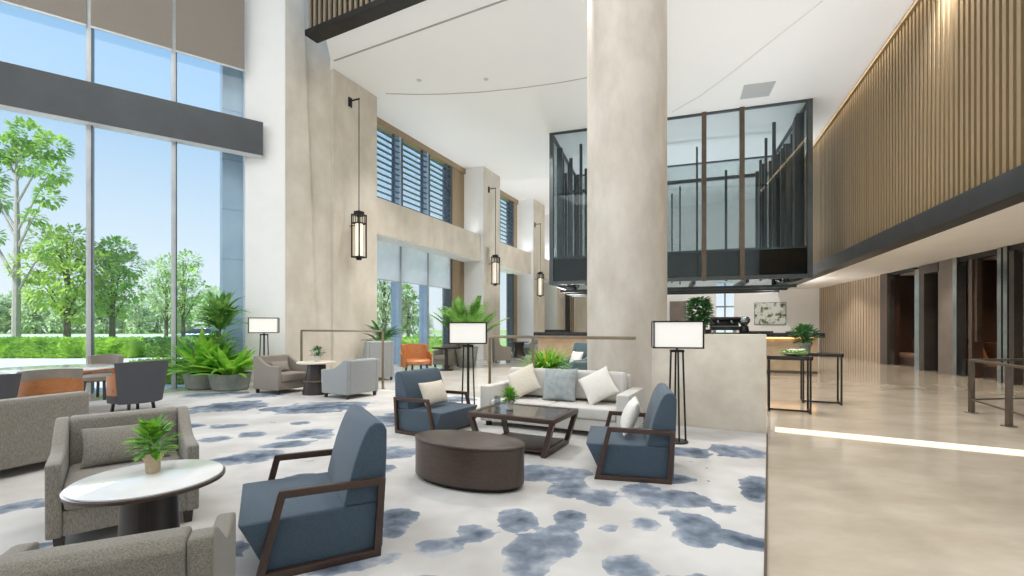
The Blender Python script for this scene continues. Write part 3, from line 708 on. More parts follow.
# ================================================================== SEATING GROUP ON THE CARPET
lounge_chair('slate blue open arm armchair in front, without a cushion', (-1.32, 3.02, CZ), face(-.88, -.476))
rb = face(-.975, .22); lounge_chair('slate blue open arm armchair beside the right floor lamp', (1.145, 4.58, CZ), rb)
rc = face(.86, -.51); lounge_chair('slate blue open arm armchair behind the oval ottoman', (-1.0, 6.26, CZ), rc)
throw('throw_cushion', 'pale cushion leaning in the blue armchair by the right floor lamp', 'cream', (1.145+.975*.02, 4.58-.22*.02), .46, .34, .15, rb, 68, z=.53)
throw('throw_cushion', 'cream cushion leaning in the blue armchair behind the ottoman', 'beige', (-1.0+.86*.0-.05, 6.26-.02), .48, .32, .14, rc, 66, z=.52)

# sofa
se, sf = (.889, -.458), (-.458, -.889); rs = face(*sf); SC = (.675, 6.455)
t = thing('sofa', 'pale grey linen sofa with three throw cushions before the round column', 'sofa', (SC[0], SC[1], CZ), rs)
hl, hd = 1.05, .425
k = MB(); k.box(-hl+.16, hl-.16, -hd+.02, hd-.05, .07, .22, .012); k.build('base', 'sofa', t)
for s_ in (-1, 1):
    k = MB(); a, b = sorted((s_*.005, s_*(hl-.165))); k.box(a, b, -hd, hd-.2, .222, .37, .035, 3); k.build('seat_cushion', 'sofa', t)
    k = MB(); R = Matrix.Rotation(math.radians(-12), 3, 'X'); k.box(a+.01, b-.01, -.08, .09, -.2, .2, .06, 3)
    bmesh.ops.rotate(k.bm, verts=k.bm.verts, cent=(0, 0, 0), matrix=R); bmesh.ops.translate(k.bm, verts=k.bm.verts, vec=(0, hd-.26, .585)); k.build('back_cushion', 'sofa', t)
    k = MB(); a, b = sorted((s_*hl, s_*(hl-.16))); k.box(a, b, -hd, hd, .07, .56, .022, 3); k.build('armrest', 'sofa', t)
    for y in (-hd+.08, hd-.08):
        k = MB(); k.box(s_*(hl-.1)-.03, s_*(hl-.1)+.03, y-.03, y+.03, 0, .072); k.build('leg', 'darkwood', t)
k = MB(); k.box(-hl+.161, hl-.161, hd-.13, hd, .07, .74, .03, 3); k.build('backrest', 'sofa', t)
def onsofa(x, y): 
    return (SC[0]+x*se[0]-y*sf[0], SC[1]+x*se[1]-y*sf[1])
g_ = 'throw cushions on the sofa'
throw('throw_cushion', 'beige throw cushion set cornerwise at the sofa end nearest the tall planter', 'beige', onsofa(-.56, -.02), .43, .43, .17, rs, 62, 30, g_, .372+.245)
throw('throw_cushion', 'blue grey patterned square cushion in the middle of the sofa', 'bluegrey', onsofa(.0, -.02), .49, .46, .17, rs, 70, 2, g_, .372+.232)
throw('throw_cushion', 'ivory throw cushion set cornerwise at the sofa end beside the column', 'cream', onsofa(.55, -.04), .43, .43, .17, rs, 60, 32, g_, .372+.245)

# glass top coffee table
t = thing('coffee_table', 'dark wood coffee table with a smoked glass top and splayed legs', 'table', (.14, 5.4, CZ), face(*sf))
hw, hd = .53, .39
k = MB(); o_ = [(-hd, -hw), (hd, -hw), (hd, hw), (-hd, hw)]; i_ = offset(o_, .07)
b = k; n = 4; v = [(x, y, z) for z in (.37, .42) for L_ in (o_, i_) for y, x in L_]; fs = []
for i in range(4):
    j = (i+1) % 4; fs += [(i, j, n+j, n+i), (2*n+i, 2*n+j, 3*n+j, 3*n+i), (i, j, 2*n+j, 2*n+i), (n+i, n+j, 3*n+j, 3*n+i)]
k.poly(v, fs, .004); k.build('top_frame', 'walnut', t)
k = MB(); k.box(-hw+.068, hw-.068, -hd+.068, hd-.068, .405, .415); k.build('glass_top', 'tableglass', t)
for sx in (-1, 1):
    for sy in (-1, 1):
        k = MB(); k.bar((sx*(hw-.03), sy*(hd-.03), .372), (sx*(hw-.14), sy*(hd-.06), 0), .05, .06); k.build('leg', 'walnut', t)
    k = MB(); k.bar((sx*(hw-.13), -hd+.06, .03), (sx*(hw-.13), hd-.06, .03), .05, .045); k.build('base_rail', 'walnut', t)
k = MB(); k.box(-hw+.16, hw-.16, -hd+.07, hd-.07, .04, .065, .004); k.build('shelf', 'walnut', t)

# oval ottoman table
t = thing('oval_table', 'oval dark wood drum table in the middle of the carpet', 'table', (-.4, 4.2, CZ), face(*sf))
k = MB(); k.lathe([(.525, .035), (.55, .04), (.55, .352)], 64, sy=.53); k.build('drum', 'wenge', t)
k = MB(); k.lathe([(.543, .352), (.554, .358), (.554, .374), (.545, .38)], 64, sy=.535); k.build('top', 'wenge', t)
k = MB(); k.lathe([(.5, 0), (.5, .036)], 64, sy=.5); k.build('plinth', 'blackmetal', t)

# plants on tables
def tableplant(label, loc, leafm, potm, pr, ph, n, ln, w, rx, h, droop=.5):
    t = thing('potted_plant', label, 'plant', loc)
    k = MB(); k.lathe([(pr*.62, 0), (pr*.68, ph*.1), (pr*.7, ph*.55), (pr*.95, ph*.72), (pr, ph), (pr*.86, ph), (pr*.8, ph*.85)], 24); pt = k.build('pot', potm, t)
    k = MB(); k.lathe([(pr*.79, ph*.85), (pr*.79, ph*.9)], 20); k.build('soil', 'soil', pt)
    k = MB(); bushy(k, n, rx, h, ph*.9, ln, w, droop); leafy(k, 12, pr*.4, .01, h*.7, w*.7, 1.1, .2, base=(0, 0, ph*.9)); k.build('foliage', leafm, t)
    return t
tp = tableplant('small leafy plant in a white pot on the glass coffee table', (-.03, 5.47, CZ+.42), 'leaf', 'potwhite', .065, .11, 150, .065, .032, .085, .14)
k = MB(); k.lathe([(.02, 0), (.035, .01), (.04, .03), (.04, .12), (.036, .12), (.034, .02)], 20)
tag(k.build('glass_votive', 'smoke', loc=(-.18, 5.72, CZ+.42)), 'small smoky glass cylinder on the coffee table behind the plant', 'glass')

# floor lamps
def lamp(label, loc, rz):
    t = thing('floor_lamp', label, 'lamp', loc, rz, 'black framed floor lamps')
    k = MB(); k.lathe([(.13, 0), (.13, .018), (.12, .022)], 32); k.build('base', 'blackmetal', t)
    for sx, sy in ((-1, 0), (.14, -1), (1, 0), (-.14, 1)):
        k = MB(); k.bar((sx*.10, sy*.09, .02), (sx*.068, sy*.03, 1.10), .02); k.build('leg', 'blackmetal', t)
    k = MB(); k.box(-.08, .08, -.05, .05, 1.085, 1.115, .004); k.box(-.012, .012, -.012, .012, 1.115, 1.14); k.build('yoke', 'blackmetal', t)
    k = MB(); k.box(-.27, .27, -.13, .13, 1.15, 1.445); sh = k.build('shade', 'shade', t)
    f_ = MB()
    for z in (1.142, 1.452): 
        for y in (-.134, .134): f_.bar((-.285, y, z), (.285, y, z), .018)
        for x in (-.277, .277): f_.bar((x, -.13, z), (x, .13, z), .018)
    for x in (-.277, .277):
        for y in (-.134, .134): f_.bar((x, y, 1.135), (x, y, 1.46), .018)
    f_.bar((-.27, 0, 1.142), (.27, 0, 1.142), .014); f_.bar((0, 0, 1.445), (0, 0, 1.47), .014)
    f_.build('shade_frame', 'blackmetal', sh)
    return t
L1 = lamp('black floor lamp with a white boxy shade before the low stone wall', (1.99, 5.6, CZ), math.radians(-12))
dup(L1, (-.67, 7.1, CZ), math.radians(2), 'black floor lamp with a white boxy shade beside the sofa, near the palm planter')
dup(L1, (-5.85, 10.95, CZ), math.radians(22), 'black floor lamp with a white boxy shade against the white pier', scale=1.1)

# rails
def rail(label, p, q, zt, posts, extra=None):
    t = thing('divider_rail', label, 'railing', (p[0], p[1], 0), 0, 'bronze divider rails'); r = rel(q, p)
    k = MB(); k.bar((0, 0, zt-.02), (r[0], r[1], zt-.02), .05, .045, bev=.004); k.build('top_rail', 'railbronze', t)
    for f_ in posts:
        x, y = r[0]*f_, r[1]*f_
        k = MB(); k.box(x-.022, x+.022, y-.022, y+.022, 0, zt-.04); k.box(x-.05, x+.05, y-.05, y+.05, 0, .015); k.build('post', 'railbronze', t)
    return t
rail('bronze divider rail in front of the stone pier, behind two grey armchairs', (-2.9, 10.42), (-5.3, 11.68), 1.33, (0, 1))
rail('long bronze divider rail behind the sofa, ending at the column', (-.36, 7.54), (1.72, 6.45), 1.265, (.0, .33))

# ================================================================== LEFT FOREGROUND
fg = face(.65, -.76); armchair('grey tweed armchair facing the camera behind the white oval topped table', (-2.77, 3.34, CZ), fg, 'grey', hb=.72)
throw('throw_cushion', 'grey tweed lumbar cushion in the armchair behind the front table', 'grey', (-2.77-.65*.02, 3.34+.76*.02), .50, .28, .14, fg, 66, z=.56)
fh = face(-.44, .9); armchair('dark tweed armchair seen from behind, cut by the bottom edge', (-1.47, 1.67, CZ), fh, 'greydk', w=.76, hb=.70, ha=.53)
t = thing('side_table', 'round white topped table with a dark flared pedestal and small plant', 'table', (-1.905, 2.44, CZ))
k = MB(); k.lathe([(.16, 0), (.158, .02), (.13, .3), (.122, .565)], 40); k.build('pedestal', 'darkwood', t)
k = MB(); k.lathe([(.32, .565), (.338, .572), (.34, .588), (.33, .592)], 64); k.build('top_edge', 'wenge', t)
k = MB(); k.lathe([(.329, .586), (.329, .598), (.326, .6)], 64); k.build('top', 'tabletop', t)
X, Y = -1.95, 2.52
tableplant('bright leafy plant in a clay pot on the front table', (X, Y, CZ+.6), 'leaf', 'pot', .05, .11, 150, .085, .028, .06, .16)
# sofa seen from behind
t = thing('sofa', 'grey tweed sofa seen from behind at the frame edge', 'sofa', (-5.18, 3.91, CZ), face(-.937, .35)); hl, hd = 1.12, .45
k = MB(); k.box(-hl+.1, hl-.1, -hd+.02, hd-.1, .09, .26, .012); k.build('base', 'grey', t)
for s_ in (-1, 1):
    k = MB(); a, b = sorted((s_*.005, s_*(hl-.125))); k.box(a, b, -hd, hd-.2, .262, .42, .035, 3); k.build('seat_cushion', 'grey', t)
    k = MB(); a, b = sorted((s_*hl, s_*(hl-.12))); k.prismx([(-hd, .09), (-hd, .54), (-.1, .56), (.15, .66), (hd-.1, .71), (hd-.13, .09)], a, b, .02, 3); k.build('armrest', 'grey', t)
    for y in (-hd+.08, hd-.08):
        k = MB(); k.box(s_*(hl-.1)-.025, s_*(hl-.1)+.025, y-.025, y+.025, 0, .1); k.build('leg', 'darkwood', t)
k = MB(); k.prismx([(hd-.26, .3), (hd-.18, .70), (hd-.12, .725), (hd-.02, .72), (hd, .69), (hd-.02, .09), (hd-.12, .09)], -hl, hl, .02, 3); k.build('backrest', 'grey', t)

# round white table by the window with tub chairs
t = thing('round_table', 'large round white topped table ringed by honey wood chairs', 'table', (-7.5, 7.5, CZ))
k = MB(); k.lathe([(.35, 0), (.33, .03), (.1, .08), (.09, .62), (.2, .68)], 32); k.build('pedestal', 'darkwood', t)
k = MB(); k.lathe([(.86, .665), (.9, .675), (.9, .70), (.89, .705)], 64); k.build('top_edge', 'orange', t)
k = MB(); k.lathe([(.888, .70), (.888, .718), (.88, .72)], 64); k.build('top', 'tabletop', t)
tub_chair('honey wood tub chair with a grey cushion behind the tweed sofa', (-6.17, 6.2, CZ), face(-.75, .66))
tub_chair('charcoal backed tub chair with honey wood arms at the round table', (-6.22, 7.62, CZ), face(-.92, .38), True)
tub_chair('taupe backed tub chair on the window side of the round table', (-7.97, 9.0, CZ), face(.2, -1))
tub_chair('grey tub chair cut by the frame edge beside the tweed sofa', (-6.32, 5.33, CZ), face(-.97, .2), True, 'greycool', 'greycool', 'grey tub chairs')

# middle left group
armchair('taupe armchair with a small cushion under the left floor lamp', (-4.93, 9.97, CZ), face(.9, -.43), 'taupe', .82, .8, .76, .58)
throw('throw_cushion', 'small taupe cushion in the armchair under the left floor lamp', 'taupe', (-5.0, 10.0), .42, .24, .13, face(.9, -.43), 66, z=.55)
armchair('cool grey armchair turned away at the small round table by the rail', (-3.24, 9.32, CZ), face(-.86, .5), 'greycool', .8, .78, .74, .56)
t = thing('side_table', 'small round table with a dark conical pedestal between two armchairs', 'table', (-4.07, 9.66, CZ))
k = MB(); k.lathe([(.27, 0), (.27, .03), (.19, .5), (.18, .63)], 32); k.build('pedestal', 'darkwood', t)
k = MB(); k.lathe([(.266, .26), (.238, .29)], 32); k.build('band', 'bronze', t)
k = MB(); k.lathe([(.36, .63), (.385, .64), (.385, .66), (.37, .67)], 48); k.build('top', 'lowwall', t)
tableplant('tiny plant in a glass vase on the small round table by the rail', (-4.05, 9.66, CZ+.67), 'leafdark', 'potwhite', .07, .12, 70, .08, .04, .12, .2)

# seating on the marble behind
armchair('tall backed pale grey wing chair behind the bronze rail end', (-3.62, 12.3, 0), face(-.6, .8), 'greycool', .74, .76, 1.02, .62, 'tall wing chairs')
tub_chair('honey wood tub chair on the marble behind the blue armchair', (-2.57, 12.5, 0), face(.5, -.85), False, 'orange').scale = (1.25, 1.25, 1.12)
t = thing('dining_table', 'dark topped table beside the palm planter', 'table', (-2.12, 15.0, 0))
k = MB(); k.lathe([(.25, 0), (.22, .03), (.06, .06), (.06, .70)], 24); k.build('pedestal', 'darkwood', t)
k = MB(); k.lathe([(.46, .70), (.48, .71), (.48, .74), (.47, .745)], 40); k.build('top', 'blackmetal', t)
armchair('taupe armchair between the dark table and the palm planter', (-2.3, 16.3, 0), face(-.5, -.86), 'taupe', .7, .7, .78, .58, 'taupe armchairs on the marble')
armchair('tall beige wing chair seen from the side beside the second pier', (-.42, 18.4, 0), face(.95, .2), 'taupe', .66, .7, 1.05, .62, 'tall wing chairs')
t = thing('side_table', 'dark stone pedestal table beyond the tall beige chair', 'table', (.32, 21.5, 0))
k = MB(); k.lathe([(.3, 0), (.28, .03), (.2, .35), (.26, .68)], 24); k.build('pedestal', 'darkwood', t)
k = MB(); k.lathe([(.45, .68), (.47, .7), (.46, .72)], 32); k.build('top', 'wenge', t)
armchair('pale armchair far behind the bronze rail near the bar', (1.05, 22, 0), face(-.8, -.5), 'greycool', .8, .8, .8, .58, 'pale armchairs near the bar')
armchair('teal grey armchair with a pale cushion beside the column', (1.62, 11.6, 0), face(-.85, -.5), 'teal', .72, .7, 1.0, .6, 'teal armchairs')
armchair('low teal grey armchair between the sofa and the column', (1.45, 10.1, 0), face(-.4, .9), 'teal', .7, .7, .66, .5, 'teal armchairs')
throw('throw_cushion', 'pale cushion in the teal armchair beside the column', 'cream', (1.6, 11.57), .42, .36, .15, face(-.85, -.5), 68, z=.62)

# plants on the floor
t = thing('palm_planter', 'bushy palm in a tapered grey planter behind the middle lamp', 'plant', (-1.58, 16.25, 0))
k = MB(); k.lathe([(.28, 0), (.3, .02), (.40, .70), (.36, .70), (.34, .62)], 32); pt = k.build('planter', 'potgrey', t)
k = MB(); k.lathe([(.35, .62), (.35, .64)], 24); k.build('soil', 'soil', pt)
k = MB()
for i in range(46):
    a = i*2.4; e = rnd(.85, 1.5); frond(k, (.1*math.cos(a), .1*math.sin(a), .62), (math.cos(a)*math.cos(e), math.sin(a)*math.cos(e), math.sin(e)), rnd(1.35, 1.95), .55, 20, .75)
k.build('foliage', 'palm', t)
t = thing('potted_palm', 'dark leafy palm between the wing chair and the window', 'plant', (-3.75, 13.3, 0))
k = MB(); k.lathe([(.2, 0), (.22, .02), (.27, .45), (.24, .45), (.22, .4)], 28); k.build('pot', 'potgrey', t)
k = MB(); k.tube((0, 0, .4), (.02, 0, 1.1), .025, .02); k.build('stem', 'stem', t)
k = MB()
for i in range(26): a = i*2.4; e = rnd(.3, 1.3); frond(k, (.02, 0, rnd(.8, 1.1)), (math.cos(a)*math.cos(e), math.sin(a)*math.cos(e), math.sin(e)), rnd(.5, .75), .34, 12, .9)
k.build('foliage', 'leafdark', t)
t = thing('bushy_plant', 'bushy green plant with yellow tips standing behind the sofa', 'plant', (.66, 9.0, 0))
k = MB(); k.lathe([(.2, 0), (.22, .02), (.26, .5), (.23, .5), (.22, .44)], 28); k.build('pot', 'potgrey', t)
k = MB(); k.lathe([(.22, .44), (.22, .46)], 20); k.build('soil', 'soil', t)
k = MB(); leafy(k, 230, .14, .12, .55, .05, .95, 1.3, base=(0, 0, .46)); k.build('foliage', 'leaf', t)
k = MB(); leafy(k, 16, .12, .05, .42, .035, 1.0, .5, base=(0, 0, .6)); k.build('leaf_tips', 'yellow', t)['label'] = 'yellow leaf tips'

# big tropical plants by the glass
def tropical(name, label, loc, h, n, ln, w, seedv, tall=False):
    random.seed(seedv); t = thing(name, label, 'plant', loc, 0, 'tropical plants at the window corner')
    k = MB(); k.lathe([(.32, 0), (.36, .03), (.42, .36), (.37, .36), (.35, .3)], 32); pt = k.build('pot', 'potgrey', t)
    k = MB(); k.lathe([(.36, .3), (.36, .33)], 24); k.build('soil', 'soil', pt)
    if tall:
        k = MB(); k.tube((0, 0, .3), (.03, .02, h), .04, .03); k.build('stem', 'stem', t)
        k = MB(); leafy(k, n, .1, .4, ln, w, 1.0, .8, base=(.03, .02, h-.2)); leafy(k, n//2, .1, h*.5, ln*.9, w, .6, .7, base=(0, 0, .4)); k.build('foliage', 'palm', t)
    else:
        k = MB(); leafy(k, n, .2, .12, ln, w, .95, .55, base=(0, 0, .3)); k.build('foliage', 'tropical', t)
    return t
tropical('tropical_plant', 'tall stemmed plant with a leafy crown by the blue clad window pier', (-6.82, 10.78, CZ), 1.5, 120, .62, .13, 3, True)
tropical('tropical_plant', 'broad bright leaved plant in a grey bowl at the window, under the tall stemmed one', (-6.95, 10.5, CZ), 1, 75, .95, .19, 4)
tropical('tropical_plant', 'broad leaved plant in a grey pot nearest the left floor lamp', (-6.25, 10.3, CZ), 1, 56, .7, .17, 5)
random.seed(11)

# ================================================================== BAR, CONSOLES, SUSPENDED GLASS BOX
bxd = (-.951, .309); bn = (-.309, -.951); BB = (9.1, 13.8)
t = thing('bar_counter', 'long bar counter with black stone top and warm light under its edge', 'bar counter', (BB[0], BB[1], 0), math.atan2(bxd[1], bxd[0]))
# local x runs away along the bar, local +y towards the room front (bn)
k = MB(); k.box(0, 8.6, -.75, 0, 0, 1.06); fp = k.build('front_panel', 'barfront', t, smooth=False)
k = MB(); k.box(-.12, 8.7, -.85, .22, 1.09, 1.22, .008); k.build('counter_top', 'blackstone', t)
k = MB(); k.box(.05, 8.55, .01, .05, 1.06, 1.088); k.build('light_strip', 'warm', t, smooth=False)
for x in (2.1, 4.2, 6.3):
    k = MB(); k.box(x-.006, x+.006, 0, .006, .08, 1.05); k.build('panel_joint', 'bronze', fp, smooth=False)
k = MB(); k.box(.02, 8.58, -.74, .012, 0, .08); k.build('kick_plate', 'bronze', t, smooth=False)
def onbar(x, y): return (BB[0]+bxd[0]*x+bn[0]*y, BB[1]+bxd[1]*x+bn[1]*y)
rzb = math.atan2(bxd[1], bxd[0])
# warm lights below the counter edge
p = onbar(2.23, -.35)
tt_ = onl(726, BB, bxd)
p = onbar(tt_, -.4)
t = thing('coffee_machine', 'dark espresso machine on the bar in front of the bright window', 'coffee machine', (p[0], p[1], 1.22), rzb)
k = MB(); k.box(-.42, .42, -.25, .25, .08, .20, .02); k.box(-.42, .42, -.25, 0, .2, .40, .03); k.box(-.42, .42, -.25, .22, .40, .50, .04, 3); ho = k.build('housing', 'blackmetal', t)
for x in (-.3, .3):
    k = MB(); k.box(x-.03, x+.03, -.2, .2, 0, .082); k.build('foot', 'chrome', t)
for x in (-.2, .2):
    k = MB(); k.tube((x, .1, .40), (x, .1, .33), .04); k.tube((x, .1, .33), (x, .27, .31), .014); k.build('portafilter', 'chrome', ho)
k = MB(); k.box(-.38, .38, .02, .26, .2, .215); k.build('drip_tray', 'chrome', ho)
p = onbar(onl(746, BB, bxd), -.35); t = thing('coffee_grinder', 'round steel grinder beside the espresso machine on the bar', 'grinder', (p[0], p[1], 1.22), rzb)
k = MB(); k.lathe([(.14, 0), (.15, .02), (.12, .2), (.1, .22)], 24); k.build('base', 'blackmetal', t)
k = MB(); k.lathe([(.08, .22), (.17, .34), (.18, .42), (.14, .5), (.05, .52)], 24); k.build('hopper', 'chrome', t)
for i, (px, dy, h, lab) in enumerate(((706, -.3, .2, 'dark tray at the far end behind the espresso machine'), (756, -.2, .1, 'low dark tray on the bar before the leaf painting'), (768, -.3, .1, 'second low dark tray on the bar before the leaf painting'), (796, -.3, .08, 'low dark tray at the bar end near the pale oak wall'), (556, -.3, .16, 'long dark tray on the bar seen past the column'))):
    p = onbar(onl(px, BB, bxd), dy); k = MB(); L_ = .18 if i != 4 else .45
    k.box(-L_, L_, -.12, .12, 0, .012, .002); 
    for y in (-.12, .108): k.box(-L_, L_, y, y+.012, .012, h*.5)
    for x in (-L_, L_-.012): k.box(x, x+.012, -.12, .12, .012, h*.5)
    tag(k.build('serving_tray', 'blackmetal', loc=(p[0], p[1], 1.22), rz=rzb), lab, 'tray', 'trays on the bar')
# painting on the end wall
tc_ = onl(770, EP, ED); p = al(EP, ED, tc_, EN, .03); tw_ = abs(onl(786, EP, ED)-onl(755, EP, ED))/2
t = thing('wall_painting', 'leafy green and white painting on the wall behind the bar', 'painting', (p[0], p[1], 1.55), math.atan2(-ED[1], -ED[0]))
k = MB(); k.box(-tw_, tw_, -.01, .028, 0, 1.15); k.build('canvas', 'art', t, smooth=False)
k = MB()
for z in (-.02, 1.15): k.box(-tw_-.02, tw_+.02, -.02, .028, z, z+.02)
for x in (-tw_-.02, tw_): k.box(x, x+.02, -.02, .028, 0, 1.15)
k.build('frame', 'bandsteel', t, smooth=False)

# console tables
def console(label, loc, rz):
    t = thing('console_table', label, 'table', loc, rz, 'black bar height console tables'); hw, hd = .34, .24
    o_ = [(hw*math.copysign(abs(math.cos(a))**.45, math.cos(a)), hd*math.copysign(abs(math.sin(a))**.45, math.sin(a))) for a in [2*PI*i/40 for i in range(40)]]
    k = MB(); k.prismz(o_, .86, .92, .008); k.build('top', 'blackstone', t)
    for sx in (-1, 1):
        k = MB(); x = sx*(hw-.05)
        for y in (-hd+.04, hd-.04): k.box(x-.014, x+.014, y-.014, y+.014, 0, .86)
        k.box(x-.014, x+.014, -hd+.04, hd-.04, 0, .028); k.build('leg_frame', 'blackmetal', t)
    k = MB(); k.box(-hw+.06, hw-.06, -.014, .014, .0, .026); k.build('stretcher', 'blackmetal', t)
    return t
c1 = console('black console table with a potted shrub, next to the bar', (5.72, 8.6, 0), face(*sf))
dup(c1, (4.62, 7.75, 0), face(*sf), 'black console table partly hidden by the low stone wall')
t = tableplant('bushy shrub in a dark round pot on the far console table', (5.48, 8.68, .92), 'leafdark', 'potgrey', .13, .2, 230, .11, .06, .22, .33)
t = thing('flower_tray', 'tray of greenery and white flowers on the console by the stone wall', 'flowers', (4.72, 7.78, .92))
k = MB(); k.lathe([(.1, 0), (.2, .03), (.21, .04), (.19, .04), (.1, .02)], 28); k.build('dish', 'potwhite', t)
k = MB(); leafy(k, 50, .14, .02, .12, .04, .6, .5, base=(0, 0, .03)); k.build('foliage', 'leaf', t)
k = MB()
for i in range(14): a = rnd(0, 6.28); r = rnd(.02, .15); k.cushion((r*math.cos(a), r*math.sin(a), rnd(.06, .11)), .05, .05, .03, n=4)
k.build('blossoms', 'flower', t)
# shrub in pot on the low wall
q = al(LW, ld, onl(699, al(LW, ld, 0, ln, .24), ld), ln, .24)
t = thing('potted_shrub', 'dense green shrub in a pot on top of the low stone wall', 'plant', (q[0], q[1], 1.3))
k = MB(); k.lathe([(.07, 0), (.08, .01), (.095, .11), (.08, .11), (.078, .09)], 24); k.build('pot', 'bronze', t)
k = MB(); k.tube((0, 0, .08), (.0, 0, .3), .012, .01); k.build('stem', 'stem', t)
k = MB()
for i in range(620):
    a = rnd(0, 6.28); z = rnd(.12, .5); r = .15*math.sqrt(max(.05, 1-((z-.3)/.24)**2))*rnd(.5, 1); k.leaf((r*math.cos(a), r*math.sin(a), z), (math.cos(a), math.sin(a), rnd(-.3, .9)), rnd(.06, .11), .05, .5, 3)
k.build('foliage', 'leafdark', t)

# suspended glass box
def corner(px, z, py): y = (z-EYE)*F/(HZ-py) ; return ((px-512)/F*y, y)
GA, GB = (1.37, 16.74), (9.18, 14.2)            # front left / front right under the ceiling
gw = math.hypot(GB[0]-GA[0], GB[1]-GA[1]); gd = ((GB[0]-GA[0])/gw, (GB[1]-GA[1])/gw); rzg = math.atan2(gd[1], gd[0]); DEP = 5.0
Z0 = 2.92; HH = ZC-Z0
t = thing('suspended_glass_box', 'big smoky glass box of dark rods hanging from the ceiling above the bar', 'glass box', (GA[0], GA[1], Z0), rzg)
k = MB()
for y0, y1 in ((0, .1), (DEP-.1, DEP)): k.box(0, gw, y0, y1, HH-.06, HH-.002)
for x0, x1 in ((0, .1), (gw-.1, gw)): k.box(x0, x1, .1, DEP-.1, HH-.06, HH-.002)
k.build('top_frame', 'aludark', t, smooth=False)
k = MB()
for y0, y1 in ((0, .12), (DEP-.12, DEP)): k.box(0, gw, y0, y1, 0, .12)
for x0, x1 in ((0, .12), (gw-.12, gw)): k.box(x0, x1, .12, DEP-.12, 0, .12)
for x in (1.6, 3.2, 4.8, 6.4): k.box(x, x+.1, .12, DEP-.12, -.1, .06)
for y in (1.2, 2.4, 3.6): k.box(.12, gw-.12, y, y+.1, -.2, -.1)
k.build('bottom_frame', 'aludark', t, smooth=False)
def gx(px): return onl(px, GA, gd)
mx_ = [0.04, gx(704), gx(742), gw-.04]
for i, x in enumerate((gx(704), gx(742))):
    k = MB(); k.box(x-.07, x+.07, -.06, .08, -.02, HH); k.build('mullion', 'bronze', t, smooth=False)
for x, y in ((.05, .05), (gw-.05, .05), (.05, DEP-.05), (gw-.05, DEP-.05)):
    k = MB(); k.box(x-.07, x+.07, y-.07, y+.07, 0, HH-.01); k.build('corner_post', 'aludark', t, smooth=False)
for a, b in zip(mx_, mx_[1:]):
    k = MB(); k.box(a+.07, b-.07, .02, .032, .12, HH-.06); k.build('glass_pane', 'smoke', t, smooth=False)
    k = MB(); k.box(a+.07, b-.07, .06, .075, .12, .95); k.build('lower_panel', 'smoke2', t, smooth=False)
    k = MB(); k.box(a+.07, b-.07, .04, .09, .93, 1.0); k.build('parapet_rail', 'aludark', t, smooth=False)
for x in (.03, gw-.045):
    k = MB(); k.box(x, x+.012, .12, DEP-.12, .12, HH-.06); k.build('side_glass', 'smoke', t, smooth=False)
    k = MB(); k.box(x+.02, x+.03, .12, DEP-.12, .12, .95); k.build('lower_panel', 'smoke2', t, smooth=False)
k = MB(); k.box(.12, gw-.12, DEP-.05, DEP-.038, .12, HH-.06); k.build('back_glass', 'smoke', t, smooth=False)
k = MB(); k.box(.12, gw-.12, 2.6, 2.72, 4.0, 4.12); k.build('cross_beam', 'aludark', t, smooth=False)
rods = [(763, .9, .1, 3.9), (780, 1.9, .1, 4.6), (785, 2.4, .12, 5.0), (794, 2.0, .14, 4.7), (799, 1.4, .14, 4.9), (563, .8, .1, 4.8), (569, 2.0, .1, 5.0), (578, 2.2, .1, 4.6), (560, .3, .2, 5.0), (566, 1.0, .09, 4.3), (571, .6, .12, 4.7), (576, 1.6, .08, 4.0), (581, .4, .1, 5.1), (586, 1.3, .1, 4.5), (591, .8, .1, 4.8),
        (726, 1.2, .08, 3.9), (757, .7, .1, 3.6), (760.5, 1.4, .08, 4.2), (766, .5, .08, 4.6), (770, 1.0, .09, 4.0), (774, .3, .10, 5.0), (777, 1.6, .1, 4.4), (783, .5, .14, 4.2), (788, .4, .16, 4.3),
        (792, 1.2, .1, 4.9), (797, .35, .16, 5.1), (802, .5, .22, 5.25), (806, .9, .2, 5.2), (672, 1.4, .05, 3.3), (680, 2.0, .05, 3.7), (697, .6, .06, 4.6)]
rn = (-gd[1], gd[0])
for px, dy, w, h in rods:
    p_ = al(GA, rn, dy); x = onl(px, p_, gd); x = min(max(x, .2), gw-.2)
    k = MB(); k.box(x-w/2, x+w/2, dy-w/3, dy+w/3, .06, h, .004); k.build('rod', 'aludark', t, smooth=False)

